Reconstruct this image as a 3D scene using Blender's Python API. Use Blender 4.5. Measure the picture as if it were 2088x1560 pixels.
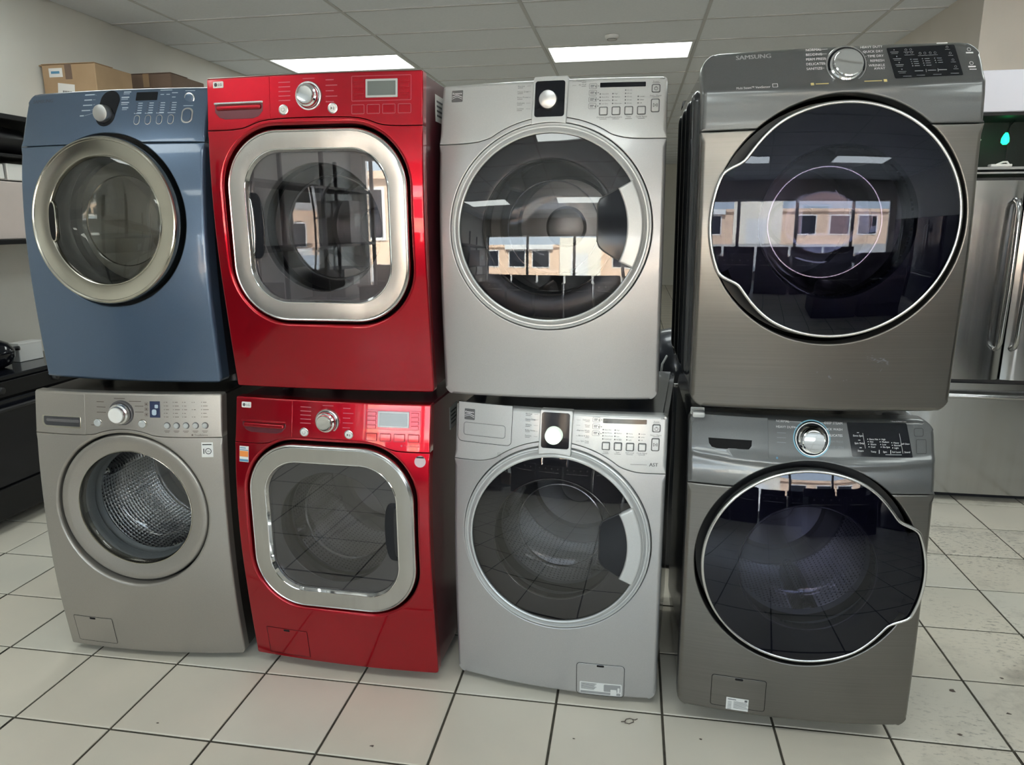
import bpy, bmesh, math, random
import numpy as np
from mathutils import Vector, Matrix
from mathutils.geometry import delaunay_2d_cdt

for o in list(bpy.data.objects): bpy.data.objects.remove(o)
S = bpy.context.scene
COL = S.collection
random.seed(7)
pi = math.pi

# ------------------------------------------------------------------ camera
cam = bpy.data.cameras.new('camera'); camo = bpy.data.objects.new('camera', cam); COL.objects.link(camo)
YAW, PITCH, ROLL, FPX = -0.165142, 0.219172, 0.004364, 1460.63
fw = Vector((math.sin(YAW)*math.cos(PITCH), math.cos(YAW)*math.cos(PITCH), -math.sin(PITCH)))
rt = Vector((math.cos(YAW), -math.sin(YAW), 0)); dn = fw.cross(rt)
r2 = rt*math.cos(ROLL)+dn*math.sin(ROLL); d2 = -rt*math.sin(ROLL)+dn*math.cos(ROLL)
mw = Matrix((r2, -d2, -fw)).transposed().to_4x4(); mw.translation = Vector((2.29341, -2.10080, 1.56917))
camo.matrix_world = mw
cam.sensor_fit = 'HORIZONTAL'; cam.sensor_width = 36; cam.lens = FPX/2088*36; cam.clip_start = .02; cam.clip_end = 200
S.camera = camo

# ------------------------------------------------------------------ world, sun, exposure
w = bpy.data.worlds.new('sky'); S.world = w; w.use_nodes = True
bg = w.node_tree.nodes['Background']; bg.inputs[0].default_value = (.78, .89, 1.0, 1); bg.inputs[1].default_value = 5.5
sun = bpy.data.lights.new('sun', 'SUN'); sun.energy = 30; sun.angle = .01; sun.color = (1, .95, .88)
so = bpy.data.objects.new('sun', sun); COL.objects.link(so); so.rotation_euler = (math.radians(-42), math.radians(12), 0)
S.view_settings.view_transform = 'Standard'; S.view_settings.look = 'None'
S.view_settings.gamma = 1; S.view_settings.use_curve_mapping = False
S.view_settings.exposure = 0.88
LAMP = 4.2

# ------------------------------------------------------------------ room numbers
XL, XR, YW, YB, HC = -1.456, 6.6, -7.0, 16.8, 2.97
TS = .348

# ------------------------------------------------------------------ materials
MATS = {}
def nt(name):
    m = bpy.data.materials.new(name); m.use_nodes = True
    t = m.node_tree; b = t.nodes['Principled BSDF']; MATS[name] = m
    return m, t, b
def mat(name, col, metal=0, rough=.5, coat=0, crough=.05, spec=.5, emit=None, estr=0):
    m, t, b = nt(name)
    b.inputs['Base Color'].default_value = (*col, 1); b.inputs['Metallic'].default_value = metal
    b.inputs['Roughness'].default_value = rough; b.inputs['Coat Weight'].default_value = coat
    b.inputs['Coat Roughness'].default_value = crough; b.inputs['Specular IOR Level'].default_value = spec
    if emit: b.inputs['Emission Color'].default_value = (*emit, 1); b.inputs['Emission Strength'].default_value = estr
    return m
def N(t, ty, **kw):
    n = t.nodes.new(ty)
    for k, v in kw.items():
        if k in n.inputs.keys(): n.inputs[k].default_value = v
        else: setattr(n, k, v)
    return n
def ramp(t, src, stops):
    r = t.nodes.new('ShaderNodeValToRGB'); e = r.color_ramp.elements
    while len(e) < len(stops): e.new(.5)
    for i, (p, c) in enumerate(stops): e[i].position = p; e[i].color = (*c, 1) if len(c) == 3 else c
    t.links.new(src, r.inputs[0]); return r
def coords(t, kind='Object', scale=(1, 1, 1)):
    tc = t.nodes.new('ShaderNodeTexCoord'); mp = t.nodes.new('ShaderNodeMapping')
    mp.inputs['Scale'].default_value = scale; t.links.new(tc.outputs[kind], mp.inputs[0]); return mp.outputs[0]
def paint(name, col, metal=.55, rough=.32, coat=.6, crough=.06, flake=.04):
    """metallic appliance enamel: fine flake in the colour, clear coat over it"""
    m = mat(name, col, metal, rough, coat, crough); t = m.node_tree; b = t.nodes['Principled BSDF']
    n = N(t, 'ShaderNodeTexNoise', Scale=900.0, Detail=2.0); t.links.new(coords(t), n.inputs['Vector'])
    r = ramp(t, n.outputs[0], [(.3, tuple(c*(1-flake*2) for c in col)), (.7, tuple(min(1, c*(1+flake*2)) for c in col))])
    t.links.new(r.outputs[0], b.inputs['Base Color'])
    return m
def brushed(name, col, rough=.28, scale=(3, 3, 420), amt=.12, metal=1.0, coat=0):
    m = mat(name, col, metal, rough, coat); t = m.node_tree; b = t.nodes['Principled BSDF']
    n = N(t, 'ShaderNodeTexNoise', Scale=1.0, Detail=4.0); t.links.new(coords(t, scale=scale), n.inputs['Vector'])
    r = ramp(t, n.outputs[0], [(.25, tuple(c*(1-amt) for c in col)), (.75, tuple(min(1, c*(1+amt)) for c in col))])
    t.links.new(r.outputs[0], b.inputs['Base Color'])
    mr = N(t, 'ShaderNodeMapRange'); mr.inputs['To Min'].default_value = rough*.8; mr.inputs['To Max'].default_value = rough*1.25
    t.links.new(n.outputs[0], mr.inputs[0]); t.links.new(mr.outputs[0], b.inputs['Roughness'])
    return m
def glass(name, tint, f0=.045, rough=.0, refl=(1, 1, 1)):
    """sheet glass: Schlick reflection over tinted transmission, the same from both faces"""
    m = bpy.data.materials.new(name); m.use_nodes = True; MATS[name] = m
    t = m.node_tree; t.nodes.remove(t.nodes['Principled BSDF']); out = t.nodes['Material Output']
    tr = N(t, 'ShaderNodeBsdfTransparent'); tr.inputs[0].default_value = (*tint, 1)
    gl = N(t, 'ShaderNodeBsdfGlossy'); gl.inputs['Roughness'].default_value = rough; gl.inputs['Color'].default_value = (*refl, 1)
    lw = N(t, 'ShaderNodeLayerWeight'); lw.inputs[0].default_value = .5
    pw = N(t, 'ShaderNodeMath', operation='POWER'); pw.inputs[1].default_value = 5; t.links.new(lw.outputs['Facing'], pw.inputs[0])
    ma = N(t, 'ShaderNodeMath', operation='MULTIPLY_ADD'); ma.inputs[1].default_value = 1-f0; ma.inputs[2].default_value = f0
    t.links.new(pw.outputs[0], ma.inputs[0])
    mx = N(t, 'ShaderNodeMixShader'); t.links.new(ma.outputs[0], mx.inputs[0]); t.links.new(tr.outputs[0], mx.inputs[1]); t.links.new(gl.outputs[0], mx.inputs[2])
    t.links.new(mx.outputs[0], out.inputs[0]); return m

# enamels
paint('blue_enamel', (.080, .125, .198), .5, .33, .7)
paint('champagne_enamel', (.36, .337, .306), .65, .36, .25, .12)
paint('red_enamel', (.40, .001, .012), .85, .30, .8, .03, .03)
paint('silver_enamel', (.475, .475, .48), .6, .36, .5, .08)
paint('silver_plastic', (.53, .54, .54), .35, .34, .5, .06)
paint('graphite_plastic', (.140, .146, .148), .6, .34, .5, .08)
brushed('graphite_steel', (.195, .188, .176), .30, (2.5, 3, 520), .10, .9, .15)
mat('shaded_blue_cabinet', (.012, .014, .02), 0, .35, .3)  # blue sides painted near black; the gap's shade is in the colour
mat('brown_black_cabinet', (.018, .015, .013), 0, .35, .3)
mat('burgundy_cabinet', (.12, .018, .028), .3, .32, .5)
mat('slate_cabinet', (.05, .055, .068), .3, .3, .5)
mat('graphite_cabinet', (.035, .038, .043), .4, .25, .8)
# metals and plastics
mat('chrome', (.86, .86, .86), 1, .06)
mat('satin_chrome', (.66, .66, .66), 1, .22)
brushed('brushed_chrome', (.54, .535, .525), .19, (60, 60, 6), .05)
brushed('champagne_chrome', (.50, .475, .41), .16, (8, 8, 8), .05)
brushed('spun_aluminium', (.46, .46, .46), .33, (30, 30, 30), .03)
mat('overexposed_knob_cap', (.80, .86, .78), 0, .35, .2, emit=(.82, 1, .84), estr=.35)  # overexposed look of the washer knob put in as pale colour and emission
mat('black_gloss', (.008, .009, .013), 0, .10, 0, spec=.35)
mat('black_plastic', (.015, .015, .017), 0, .4)
mat('smoke_plate', (.030, .030, .036), 0, .25, .3)
mat('grey_plate', (.105, .100, .104), 0, .22, .2)
mat('dark_grey_plate', (.038, .038, .043), 0, .22, .2)
mat('navy_plate', (.004, .0045, .011), 0, .3, 0, spec=.2)
mat('rubber_grey', (.13, .135, .14), 0, .5)
mat('seam_dark', (.010, .010, .011), 0, .75, spec=.15)
mat('lcd_grey', (.15, .17, .16), 0, .15, .4)
mat('white_plastic', (.72, .72, .70), 0, .35, .2)
mat('clear_grey_plastic', (.46, .48, .48), 0, .2, .3)
mat('label_white', (.75, .75, .73), 0, .5)
mat('label_orange', (.80, .27, .06), 0, .5)
mat('label_blue', (.10, .28, .45), 0, .5)
mat('label_grey', (.33, .33, .33), 0, .5)
mat('label_pink', (.62, .50, .52), 0, .4)
mat('ink_black', (.02, .02, .02), 0, .6)
mat('ink_grey', (.12, .12, .125), 0, .6)
mat('ink_brown', (.10, .075, .06), 0, .6)
mat('ink_white', (.86, .86, .88), 0, .5)
mat('ink_dim', (.22, .23, .25), 0, .5)
mat('ink_blue', (.42, .52, .62), 0, .5)
mat('ink_darkblue', (.05, .07, .10), 0, .5)
mat('ink_rose', (.52, .11, .15), 0, .5)
mat('ink_gold', (.62, .52, .22), 0, .5)
mat('logo_relief', (.42, .43, .44), .3, .3)
mat('blue_display', (.03, .04, .09), 0, .15, .4)
mat('blue_glow_ring', (.18, .40, .50), 0, .3, emit=(.2, .6, .8), estr=.15)
mat('drum_plain', (.42, .41, .40), .9, .28)
mat('drum_enamel', (.46, .45, .42), .2, .35, .3)
glass('clear_glass', (.86, .88, .88), .05)
glass('warm_clear_glass', (.84, .83, .79), .06)
glass('smoked_glass', (.50, .49, .51), .07)
glass('grey_tint_glass', (.80, .79, .81), .085)
glass('navy_glass', (.42, .41, .52), .045, refl=(.84, .88, 1))
glass('window_glass', (.93, .95, .95), .05)

def drum_material():
    m = mat('drum_perforated', (.62, .62, .64), 1, .22); t = m.node_tree; b = t.nodes['Principled BSDF']
    tc = N(t, 'ShaderNodeTexCoord'); sp = N(t, 'ShaderNodeSeparateXYZ'); t.links.new(tc.outputs['Object'], sp.inputs[0])
    at = N(t, 'ShaderNodeMath', operation='ARCTAN2'); t.links.new(sp.outputs[0], at.inputs[0]); t.links.new(sp.outputs[2], at.inputs[1])
    a = N(t, 'ShaderNodeMath', operation='MULTIPLY'); a.inputs[1].default_value = 17.5; t.links.new(at.outputs[0], a.inputs[0])
    y = N(t, 'ShaderNodeMath', operation='MULTIPLY'); y.inputs[1].default_value = 62; t.links.new(sp.outputs[1], y.inputs[0])
    cb = N(t, 'ShaderNodeCombineXYZ'); t.links.new(a.outputs[0], cb.inputs[0]); t.links.new(y.outputs[0], cb.inputs[1])
    v = N(t, 'ShaderNodeTexVoronoi', Scale=1.0, Randomness=.12); t.links.new(cb.outputs[0], v.inputs['Vector'])
    r = ramp(t, v.outputs['Distance'], [(.16, (.01, .01, .01)), (.24, (.62, .62, .64))]); t.links.new(r.outputs[0], b.inputs['Base Color'])
    bp = N(t, 'ShaderNodeBump'); bp.inputs['Strength'].default_value = .6; bp.inputs['Distance'].default_value = .004
    t.links.new(v.outputs['Distance'], bp.inputs['Height']); t.links.new(bp.outputs[0], b.inputs['Normal'])
drum_material()

def tile_material():
    m, t, b = nt('floor_tile'); b.inputs['Roughness'].default_value = .3
    oi = N(t, 'ShaderNodeObjectInfo')
    r0 = ramp(t, oi.outputs['Random'], [(0, (.705, .655, .555)), (.5, (.73, .67, .57)), (1, (.715, .68, .595))])
    g = N(t, 'ShaderNodeNewGeometry')
    n1 = N(t, 'ShaderNodeTexNoise', Scale=2.6, Detail=5.0); t.links.new(g.outputs['Position'], n1.inputs['Vector'])
    r1 = ramp(t, n1.outputs[0], [(.3, (.93, .94, .94)), (.7, (1.03, 1.02, 1.01))])
    mx = N(t, 'ShaderNodeMix', data_type='RGBA', blend_type='MULTIPLY'); mx.inputs[0].default_value = 1
    t.links.new(r0.outputs[0], mx.inputs[6]); t.links.new(r1.outputs[0], mx.inputs[7])
    # scuffs and dirt, thick on the trodden right-hand side of the aisle
    mp = N(t, 'ShaderNodeMapping'); mp.inputs['Scale'].default_value = (22, 46, 1); mp.inputs['Rotation'].default_value = (0, 0, .5)
    t.links.new(g.outputs['Position'], mp.inputs[0])
    n2 = N(t, 'ShaderNodeTexNoise', Scale=1.6, Detail=8.0, Roughness=.7); t.links.new(mp.outputs[0], n2.inputs['Vector'])
    r2_ = ramp(t, n2.outputs[0], [(.53, (0, 0, 0)), (.66, (1, 1, 1))])
    n3 = N(t, 'ShaderNodeTexNoise', Scale=1.7, Detail=2.0); t.links.new(g.outputs['Position'], n3.inputs['Vector'])
    r3 = ramp(t, n3.outputs[0], [(.42, (0, 0, 0)), (.60, (1, 1, 1))])
    sx = N(t, 'ShaderNodeSeparateXYZ'); t.links.new(g.outputs['Position'], sx.inputs[0])
    mr = N(t, 'ShaderNodeMapRange'); mr.inputs['From Min'].default_value = 2.9; mr.inputs['From Max'].default_value = 3.7
    mr.inputs['To Min'].default_value = .0; mr.inputs['To Max'].default_value = .95; t.links.new(sx.outputs[0], mr.inputs[0])
    m1 = N(t, 'ShaderNodeMath', operation='MULTIPLY'); t.links.new(r2_.outputs[0], m1.inputs[0]); t.links.new(r3.outputs[0], m1.inputs[1])
    n4 = N(t, 'ShaderNodeTexNoise', Scale=3.4, Detail=6.0, Roughness=.65); t.links.new(g.outputs['Position'], n4.inputs['Vector'])
    r4 = ramp(t, n4.outputs[0], [(.55, (0, 0, 0)), (.78, (.75, .75, .75))])
    m0 = N(t, 'ShaderNodeMath', operation='MAXIMUM'); t.links.new(m1.outputs[0], m0.inputs[0]); t.links.new(r4.outputs[0], m0.inputs[1])
    m2 = N(t, 'ShaderNodeMath', operation='MULTIPLY'); t.links.new(m0.outputs[0], m2.inputs[0]); t.links.new(mr.outputs[0], m2.inputs[1])
    mx2 = N(t, 'ShaderNodeMix', data_type='RGBA'); t.links.new(m2.outputs[0], mx2.inputs[0]); t.links.new(mx.outputs[2], mx2.inputs[6])
    mx2.inputs[7].default_value = (.09, .075, .06, 1); t.links.new(mx2.outputs[2], b.inputs['Base Color'])
tile_material()
def speckle(name, c0, c1, scale, rough=.8, bump=0):
    m, t, b = nt(name); b.inputs['Roughness'].default_value = rough
    n = N(t, 'ShaderNodeTexNoise', Scale=scale, Detail=6.0); t.links.new(coords(t), n.inputs['Vector'])
    r = ramp(t, n.outputs[0], [(.3, c0), (.7, c1)]); t.links.new(r.outputs[0], b.inputs['Base Color'])
    if bump:
        bp = N(t, 'ShaderNodeBump'); bp.inputs['Strength'].default_value = bump; bp.inputs['Distance'].default_value = .003
        t.links.new(n.outputs[0], bp.inputs['Height']); t.links.new(bp.outputs[0], b.inputs['Normal'])
    return m
speckle('grout', (.045, .040, .030), (.085, .075, .055), 40, .9)
speckle('ceiling_board', (.77, .80, .83), (.81, .84, .87), 60, .9, .2)
mat('ceiling_grid', (.55, .555, .555), 0, .5)
speckle('wall_paint', (.70, .69, .64), (.74, .73, .68), 3, .7)
speckle('wall_beige', (.66, .61, .55), (.70, .65, .59), 3, .7)
speckle('cardboard', (.36, .245, .14), (.44, .30, .18), 5, .8)
speckle('cardboard_dark', (.17, .115, .085), (.22, .15, .11), 5, .8)
speckle('carton_pink', (.52, .46, .43), (.58, .51, .48), 6, .8)
brushed('stainless', (.43, .432, .435), .17, (40, 40, 1.2), .05)
mat('lamp_diffuser', (.9, .9, .85), 0, .5, emit=(.93, 1.0, .97), estr=LAMP)
mat('lamp_frame', (.75, .76, .75), 0, .4)
mat('green_led', (.02, .5, .2), 0, .3, emit=(.01, 1, .22), estr=2.4)
mat('lilac_white', (.64, .64, .72), 0, .5)
mat('dark_green_black', (.010, .018, .017), 0, .6)
speckle('asphalt', (.36, .355, .345), (.42, .415, .40), 8, .9)
speckle('stucco_orange', (.70, .50, .36), (.76, .55, .40), 4, .85)
speckle('stucco_cream', (.80, .74, .62), (.84, .78, .66), 4, .85)
mat('black_metal', (.012, .012, .013), .0, .45, spec=.25)

# ------------------------------------------------------------------ object helpers
def tag(o, label=None, cat=None, group=None, kind=None):
    if label: o['label'] = label
    if cat: o['category'] = cat
    if group: o['group'] = group
    if kind: o['kind'] = kind
    return o
def empty(name, loc=(0, 0, 0), rot=(0, 0, 0)):
    o = bpy.data.objects.new(name, None); COL.objects.link(o); o.location = loc; o.rotation_euler = rot; o.empty_display_size = .05; return o
def obj(name, me, m, parent=None, loc=None, rot=None):
    o = bpy.data.objects.new(name, me); COL.objects.link(o)
    if m and not me.materials: me.materials.append(MATS[m])
    if parent: o.parent = parent
    if loc is not None: o.location = loc
    if rot is not None: o.rotation_euler = rot
    return o
def mesh(verts, faces, smooth=None, normals=None):
    me = bpy.data.meshes.new('m'); me.from_pydata([tuple(map(float, v)) for v in verts], [], [tuple(map(int, f)) for f in faces]); me.update()
    if normals is not None: me.shade_smooth(); me.normals_split_custom_set_from_vertices([tuple(map(float, n)) for n in normals])
    elif smooth: me.shade_smooth(); me.set_sharp_from_angle(angle=math.radians(smooth))
    return me
class MB:
    """collects boxes and tubes into one mesh"""
    def __init__(s): s.bm = bmesh.new()
    def box(s, x0, x1, y0, y1, z0, z1, bev=0, seg=1, rot=None):
        vs = [s.bm.verts.new(p) for p in ((x0,y0,z0),(x1,y0,z0),(x1,y1,z0),(x0,y1,z0),(x0,y0,z1),(x1,y0,z1),(x1,y1,z1),(x0,y1,z1))]
        fs = [s.bm.faces.new([vs[i] for i in f]) for f in ((0,3,2,1),(4,5,6,7),(0,1,5,4),(1,2,6,5),(2,3,7,6),(3,0,4,7))]
        if bev:
            es = list({e for f in fs for e in f.edges}); bmesh.ops.bevel(s.bm, geom=es, offset=bev, segments=seg, affect='EDGES', profile=.5)
        return s
    def tube(s, pts, r, n=8, caps=True):
        pts = [Vector(p) for p in pts]; rs = r if isinstance(r, (list, tuple)) else [r]*len(pts); rings = []; up = None
        for i, p in enumerate(pts):
            d = (pts[min(i+1, len(pts)-1)]-pts[max(i-1, 0)]).normalized()
            if up is None: up = d.orthogonal().normalized()
            up = (up-d*up.dot(d)).normalized(); sd = d.cross(up)
            rings.append([s.bm.verts.new(p+(up*math.cos(2*pi*k/n)+sd*math.sin(2*pi*k/n))*rs[i]) for k in range(n)])
        for a, b in zip(rings, rings[1:]):
            for k in range(n): s.bm.faces.new((a[k], a[(k+1) % n], b[(k+1) % n], b[k]))
        if caps: s.bm.faces.new(rings[0][::-1]); s.bm.faces.new(rings[-1])
        return s
    def build(s, name, m, parent=None, smooth=None, loc=None, rot=None):
        bmesh.ops.recalc_face_normals(s.bm, faces=s.bm.faces)
        me = bpy.data.meshes.new('m'); s.bm.to_mesh(me); s.bm.free()
        if smooth: me.shade_smooth(); me.set_sharp_from_angle(angle=math.radians(smooth))
        return obj(name, me, m, parent, loc, rot)

# ------------------------------------------------------------------ outlines on an appliance front (u across, v up)
def circ(cu, cv, r, n=96, a0=0):
    a = np.arange(n)*2*pi/n+a0; return np.c_[cu+r*np.cos(a), cv+r*np.sin(a)]
def rrect(u0, u1, v0, v1, r=.005, n=5):
    r = r if isinstance(r, (list, tuple)) else [r]*4      # bl, br, tr, tl
    P = []
    for (cu, cv, a0), q in zip(((u0, v0, pi), (u1, v0, 1.5*pi), (u1, v1, 0), (u0, v1, .5*pi)), r):
        su = 1 if cu == u0 else -1; sv = 1 if cv == v0 else -1
        for k in range(n+1):
            a = a0+k*pi/2/n; P.append((cu+su*q+q*math.cos(a), cv+sv*q+q*math.sin(a)))
    return clean(np.array(P))
def clean(P, eps=1e-5):
    Q = [P[0]]
    for p in P[1:]:
        if np.hypot(*(p-Q[-1])) > eps: Q.append(p)
    if np.hypot(*(Q[0]-Q[-1])) < eps: Q.pop()
    return np.array(Q)
def dense(P, step):
    """add points along the long edges of a closed outline"""
    Q = []
    for a, b in zip(P, np.roll(P, -1, 0)):
        n = max(1, int(math.ceil(np.hypot(*(b-a))/step)))
        for k in range(n): Q.append(a+(b-a)*k/n)
    return np.array(Q)
def chaikin(P, it=2):
    P = np.array(P, float)
    for _ in range(it):
        Q = [P[0]]
        for a, b in zip(P, P[1:]): Q += [a*.75+b*.25, a*.25+b*.75]
        Q.append(P[-1]); P = np.array(Q)
    return P
def vnorm(P):
    """outward normals of a CCW outline (mitred)"""
    e = np.roll(P, -1, 0)-P; e /= np.maximum(np.hypot(e[:, 0], e[:, 1]), 1e-12)[:, None]
    n = np.c_[e[:, 1], -e[:, 0]]; m = n+np.roll(n, 1, 0); m /= np.maximum(np.hypot(m[:, 0], m[:, 1]), 1e-9)[:, None]
    k = np.clip((m*n).sum(1), .5, 1); return m/k[:, None], m
def ccw(P):
    P = np.asarray(P, float); a = (P[:, 0]*np.roll(P[:, 1], -1)-np.roll(P[:, 0], -1)*P[:, 1]).sum()
    return P if a > 0 else P[::-1]
def inside(P, X):
    r = np.zeros(len(X), bool); x, y = X[:, 0], X[:, 1]
    for a, b in zip(P, np.roll(P, -1, 0)):
        c = ((a[1] > y) != (b[1] > y)); dy = b[1]-a[1]
        if abs(dy) < 1e-15: continue
        r ^= c & (x < (b[0]-a[0])*(y-a[1])/dy+a[0])
    return r
def panel(name, outline, df, m, parent, holes=(), r=.002, hr=None, seg=3, back=.012, hback=None, off=0, grid=.028):
    """a piece of shell lying on the surface depth df(u, v): filleted rim, skirt going back, optional holes"""
    O = dense(ccw(outline), max(.006, min(grid, .025))); H = [ccw(h) for h in holes]; hr = float(np.min(r(O)) if callable(r) else r) if hr is None else hr; hback = back if hback is None else hback
    loops = []      # (rim points, miter normals, unit normals, sign, fillet radius, skirt depth)
    mi, un = vnorm(O); r = r(O) if callable(r) else np.full(len(O), r); loops.append((O-mi*r[:, None], mi, un, 1, r, back))
    for h in H:
        mi, un = vnorm(h); loops.append((h+mi*hr, mi, un, -1, np.full(len(h), hr), hback))
    P = np.concatenate([l[0] for l in loops]); E = []; o = 0
    for l in loops:
        n = len(l[0]); E += [(o+i, o+(i+1) % n) for i in range(n)]; o += n
    lo, hi = O.min(0), O.max(0); G = []
    if min(hi-lo) > grid*1.2:
        gu, gv = np.meshgrid(np.arange(lo[0]+grid*.5, hi[0], grid), np.arange(lo[1]+grid*.5, hi[1], grid)); X = np.c_[gu.ravel(), gv.ravel()]
        k = inside(loops[0][0], X)
        for l in loops[1:]: k &= ~inside(l[0], X)
        X = X[k]
        if len(X):
            dd = np.min(((X[:, None, :]-P[None, :, :])**2).sum(2), 1); G = X[dd > (grid*.45)**2]
    A = np.concatenate([P, G]) if len(G) else P
    vs, _, fs, ov, _, _ = delaunay_2d_cdt([Vector(p) for p in A], E, [], 0, 1e-7)
    V = np.array([tuple(v) for v in vs]); mp = {}
    for i, l in enumerate(ov):
        for q in l: mp[q] = i
    F = np.array([f for f in fs if len(f) == 3]); cen = V[F].mean(1); k = inside(loops[0][0], cen)
    for l in loops[1:]: k &= ~inside(l[0], cen)
    F = F[k]; a = V[F]; ar = (a[:, 1, 0]-a[:, 0, 0])*(a[:, 2, 1]-a[:, 0, 1])-(a[:, 2, 0]-a[:, 0, 0])*(a[:, 1, 1]-a[:, 0, 1]); F[ar < 0] = F[ar < 0][:, ::-1]
    def sn(U):
        e = 2e-3; du = (df(U[:, 0]+e, U[:, 1])-df(U[:, 0]-e, U[:, 1]))/(2*e); dv = (df(U[:, 0], U[:, 1]+e)-df(U[:, 0], U[:, 1]-e))/(2*e)
        n = np.c_[-du, -np.ones(len(U)), -dv]; return n/np.linalg.norm(n, axis=1)[:, None]
    verts = [np.c_[V[:, 0], -(df(V[:, 0], V[:, 1])+off), V[:, 1]]]; norms = [sn(V)]; faces = [tuple(f) for f in F]; cnt = len(V); o = 0
    for rim, mi, un, sg, rr, bk in loops:
        n = len(rim); prev = [mp[o+i] for i in range(n)]; o += n
        for k in range(1, seg+2):
            th = min(k/seg, 1)*pi/2; Q = rim+mi*sg*rr[:, None]*math.sin(th)
            dep = df(Q[:, 0], Q[:, 1])+off-rr*(1-math.cos(th))-(0 if k <= seg else np.maximum(bk-rr, 0))
            verts.append(np.c_[Q[:, 0], -dep, Q[:, 1]]); s3 = sn(Q); n3 = s3*math.cos(th)+np.c_[un[:, 0], np.zeros(n), un[:, 1]]*sg*math.sin(th)
            norms.append(n3/np.linalg.norm(n3, axis=1)[:, None]); cur = list(range(cnt, cnt+n)); cnt += n
            for i in range(n):
                j = (i+1) % n; q = (prev[i], cur[i], cur[j], prev[j]); faces.append(q if sg > 0 else q[::-1])
            prev = cur
    return obj(name, mesh(np.concatenate(verts), faces, normals=np.concatenate(norms)), m, parent)
def ring(name, outline, prof, m, parent, smooth=35, df=None, close=False):
    """sweep a profile (inset from outline, depth) round a closed outline"""
    O = ccw(outline); mi, _ = vnorm(O); n = len(O); V = []
    for ins, dep in prof:
        Q = O-mi*ins; d = np.full(n, dep) if df is None else df(Q[:, 0], Q[:, 1])+dep
        V.append(np.c_[Q[:, 0], -d, Q[:, 1]])
    k = len(prof); F = []
    for a in range(k if close else k-1):
        b = (a+1) % k
        for i in range(n):
            j = (i+1) % n; F.append((a*n+i, a*n+j, b*n+j, b*n+i))
    return obj(name, mesh(np.concatenate(V), F, smooth), m, parent)
def lathe(name, c, prof, m, parent, n=96, smooth=35, origin=False):
    """revolve (radius, depth) about the axis through c on the front"""
    cu, cv = c; V = []; F = []; idx = []
    bx, bv = (0, 0) if origin else (cu, cv)
    for r, d in prof:
        if r < 1e-6: idx.append([len(V)]); V.append((bx, -d, bv))
        else:
            s = len(V); idx.append(list(range(s, s+n)))
            V += [(bx+r*math.cos(2*pi*i/n), -d, bv+r*math.sin(2*pi*i/n)) for i in range(n)]
    for A, B in zip(idx, idx[1:]):
        for i in range(n):
            j = (i+1) % n
            if len(A) == 1 and len(B) == 1: continue
            if len(B) == 1: F.append((A[i], A[j], B[0]))
            elif len(A) == 1: F.append((A[0], B[j], B[i]))
            else: F.append((A[i], A[j], B[j], B[i]))
    return obj(name, mesh(V, F, smooth), m, parent, (cu, 0, cv) if origin else None)
def dome(name, outline, c, m, parent, edge, sag, rings=14, skirt=.006, R=None):
    """convex pane: outline shrunk to its centre, rising by sag"""
    O = ccw(outline); n = len(O); C = np.array(c); V = []; F = []; R = R or float(np.hypot(*(O-C).T).mean())
    V.append(np.c_[O[:, 0], np.full(n, -(edge-skirt)), O[:, 1]])
    for k in range(rings):
        s = 1-k/rings; s = s if k else 1; Q = C+(O-C)*s; V.append(np.c_[Q[:, 0], -(edge+sag*(1-((Q-C)**2).sum(1)/R**2)), Q[:, 1]])
    L = len(V)
    for a in range(L-1):
        for i in range(n):
            j = (i+1) % n; F.append((a*n+i, a*n+j, (a+1)*n+j, (a+1)*n+i))
    V = np.concatenate(V+[np.array([[C[0], -(edge+sag), C[1]]])]); t = len(V)-1
    F += [((L-1)*n+i, (L-1)*n+(i+1) % n, t) for i in range(n)]
    return obj(name, mesh(V, F, 40), m, parent)

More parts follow.
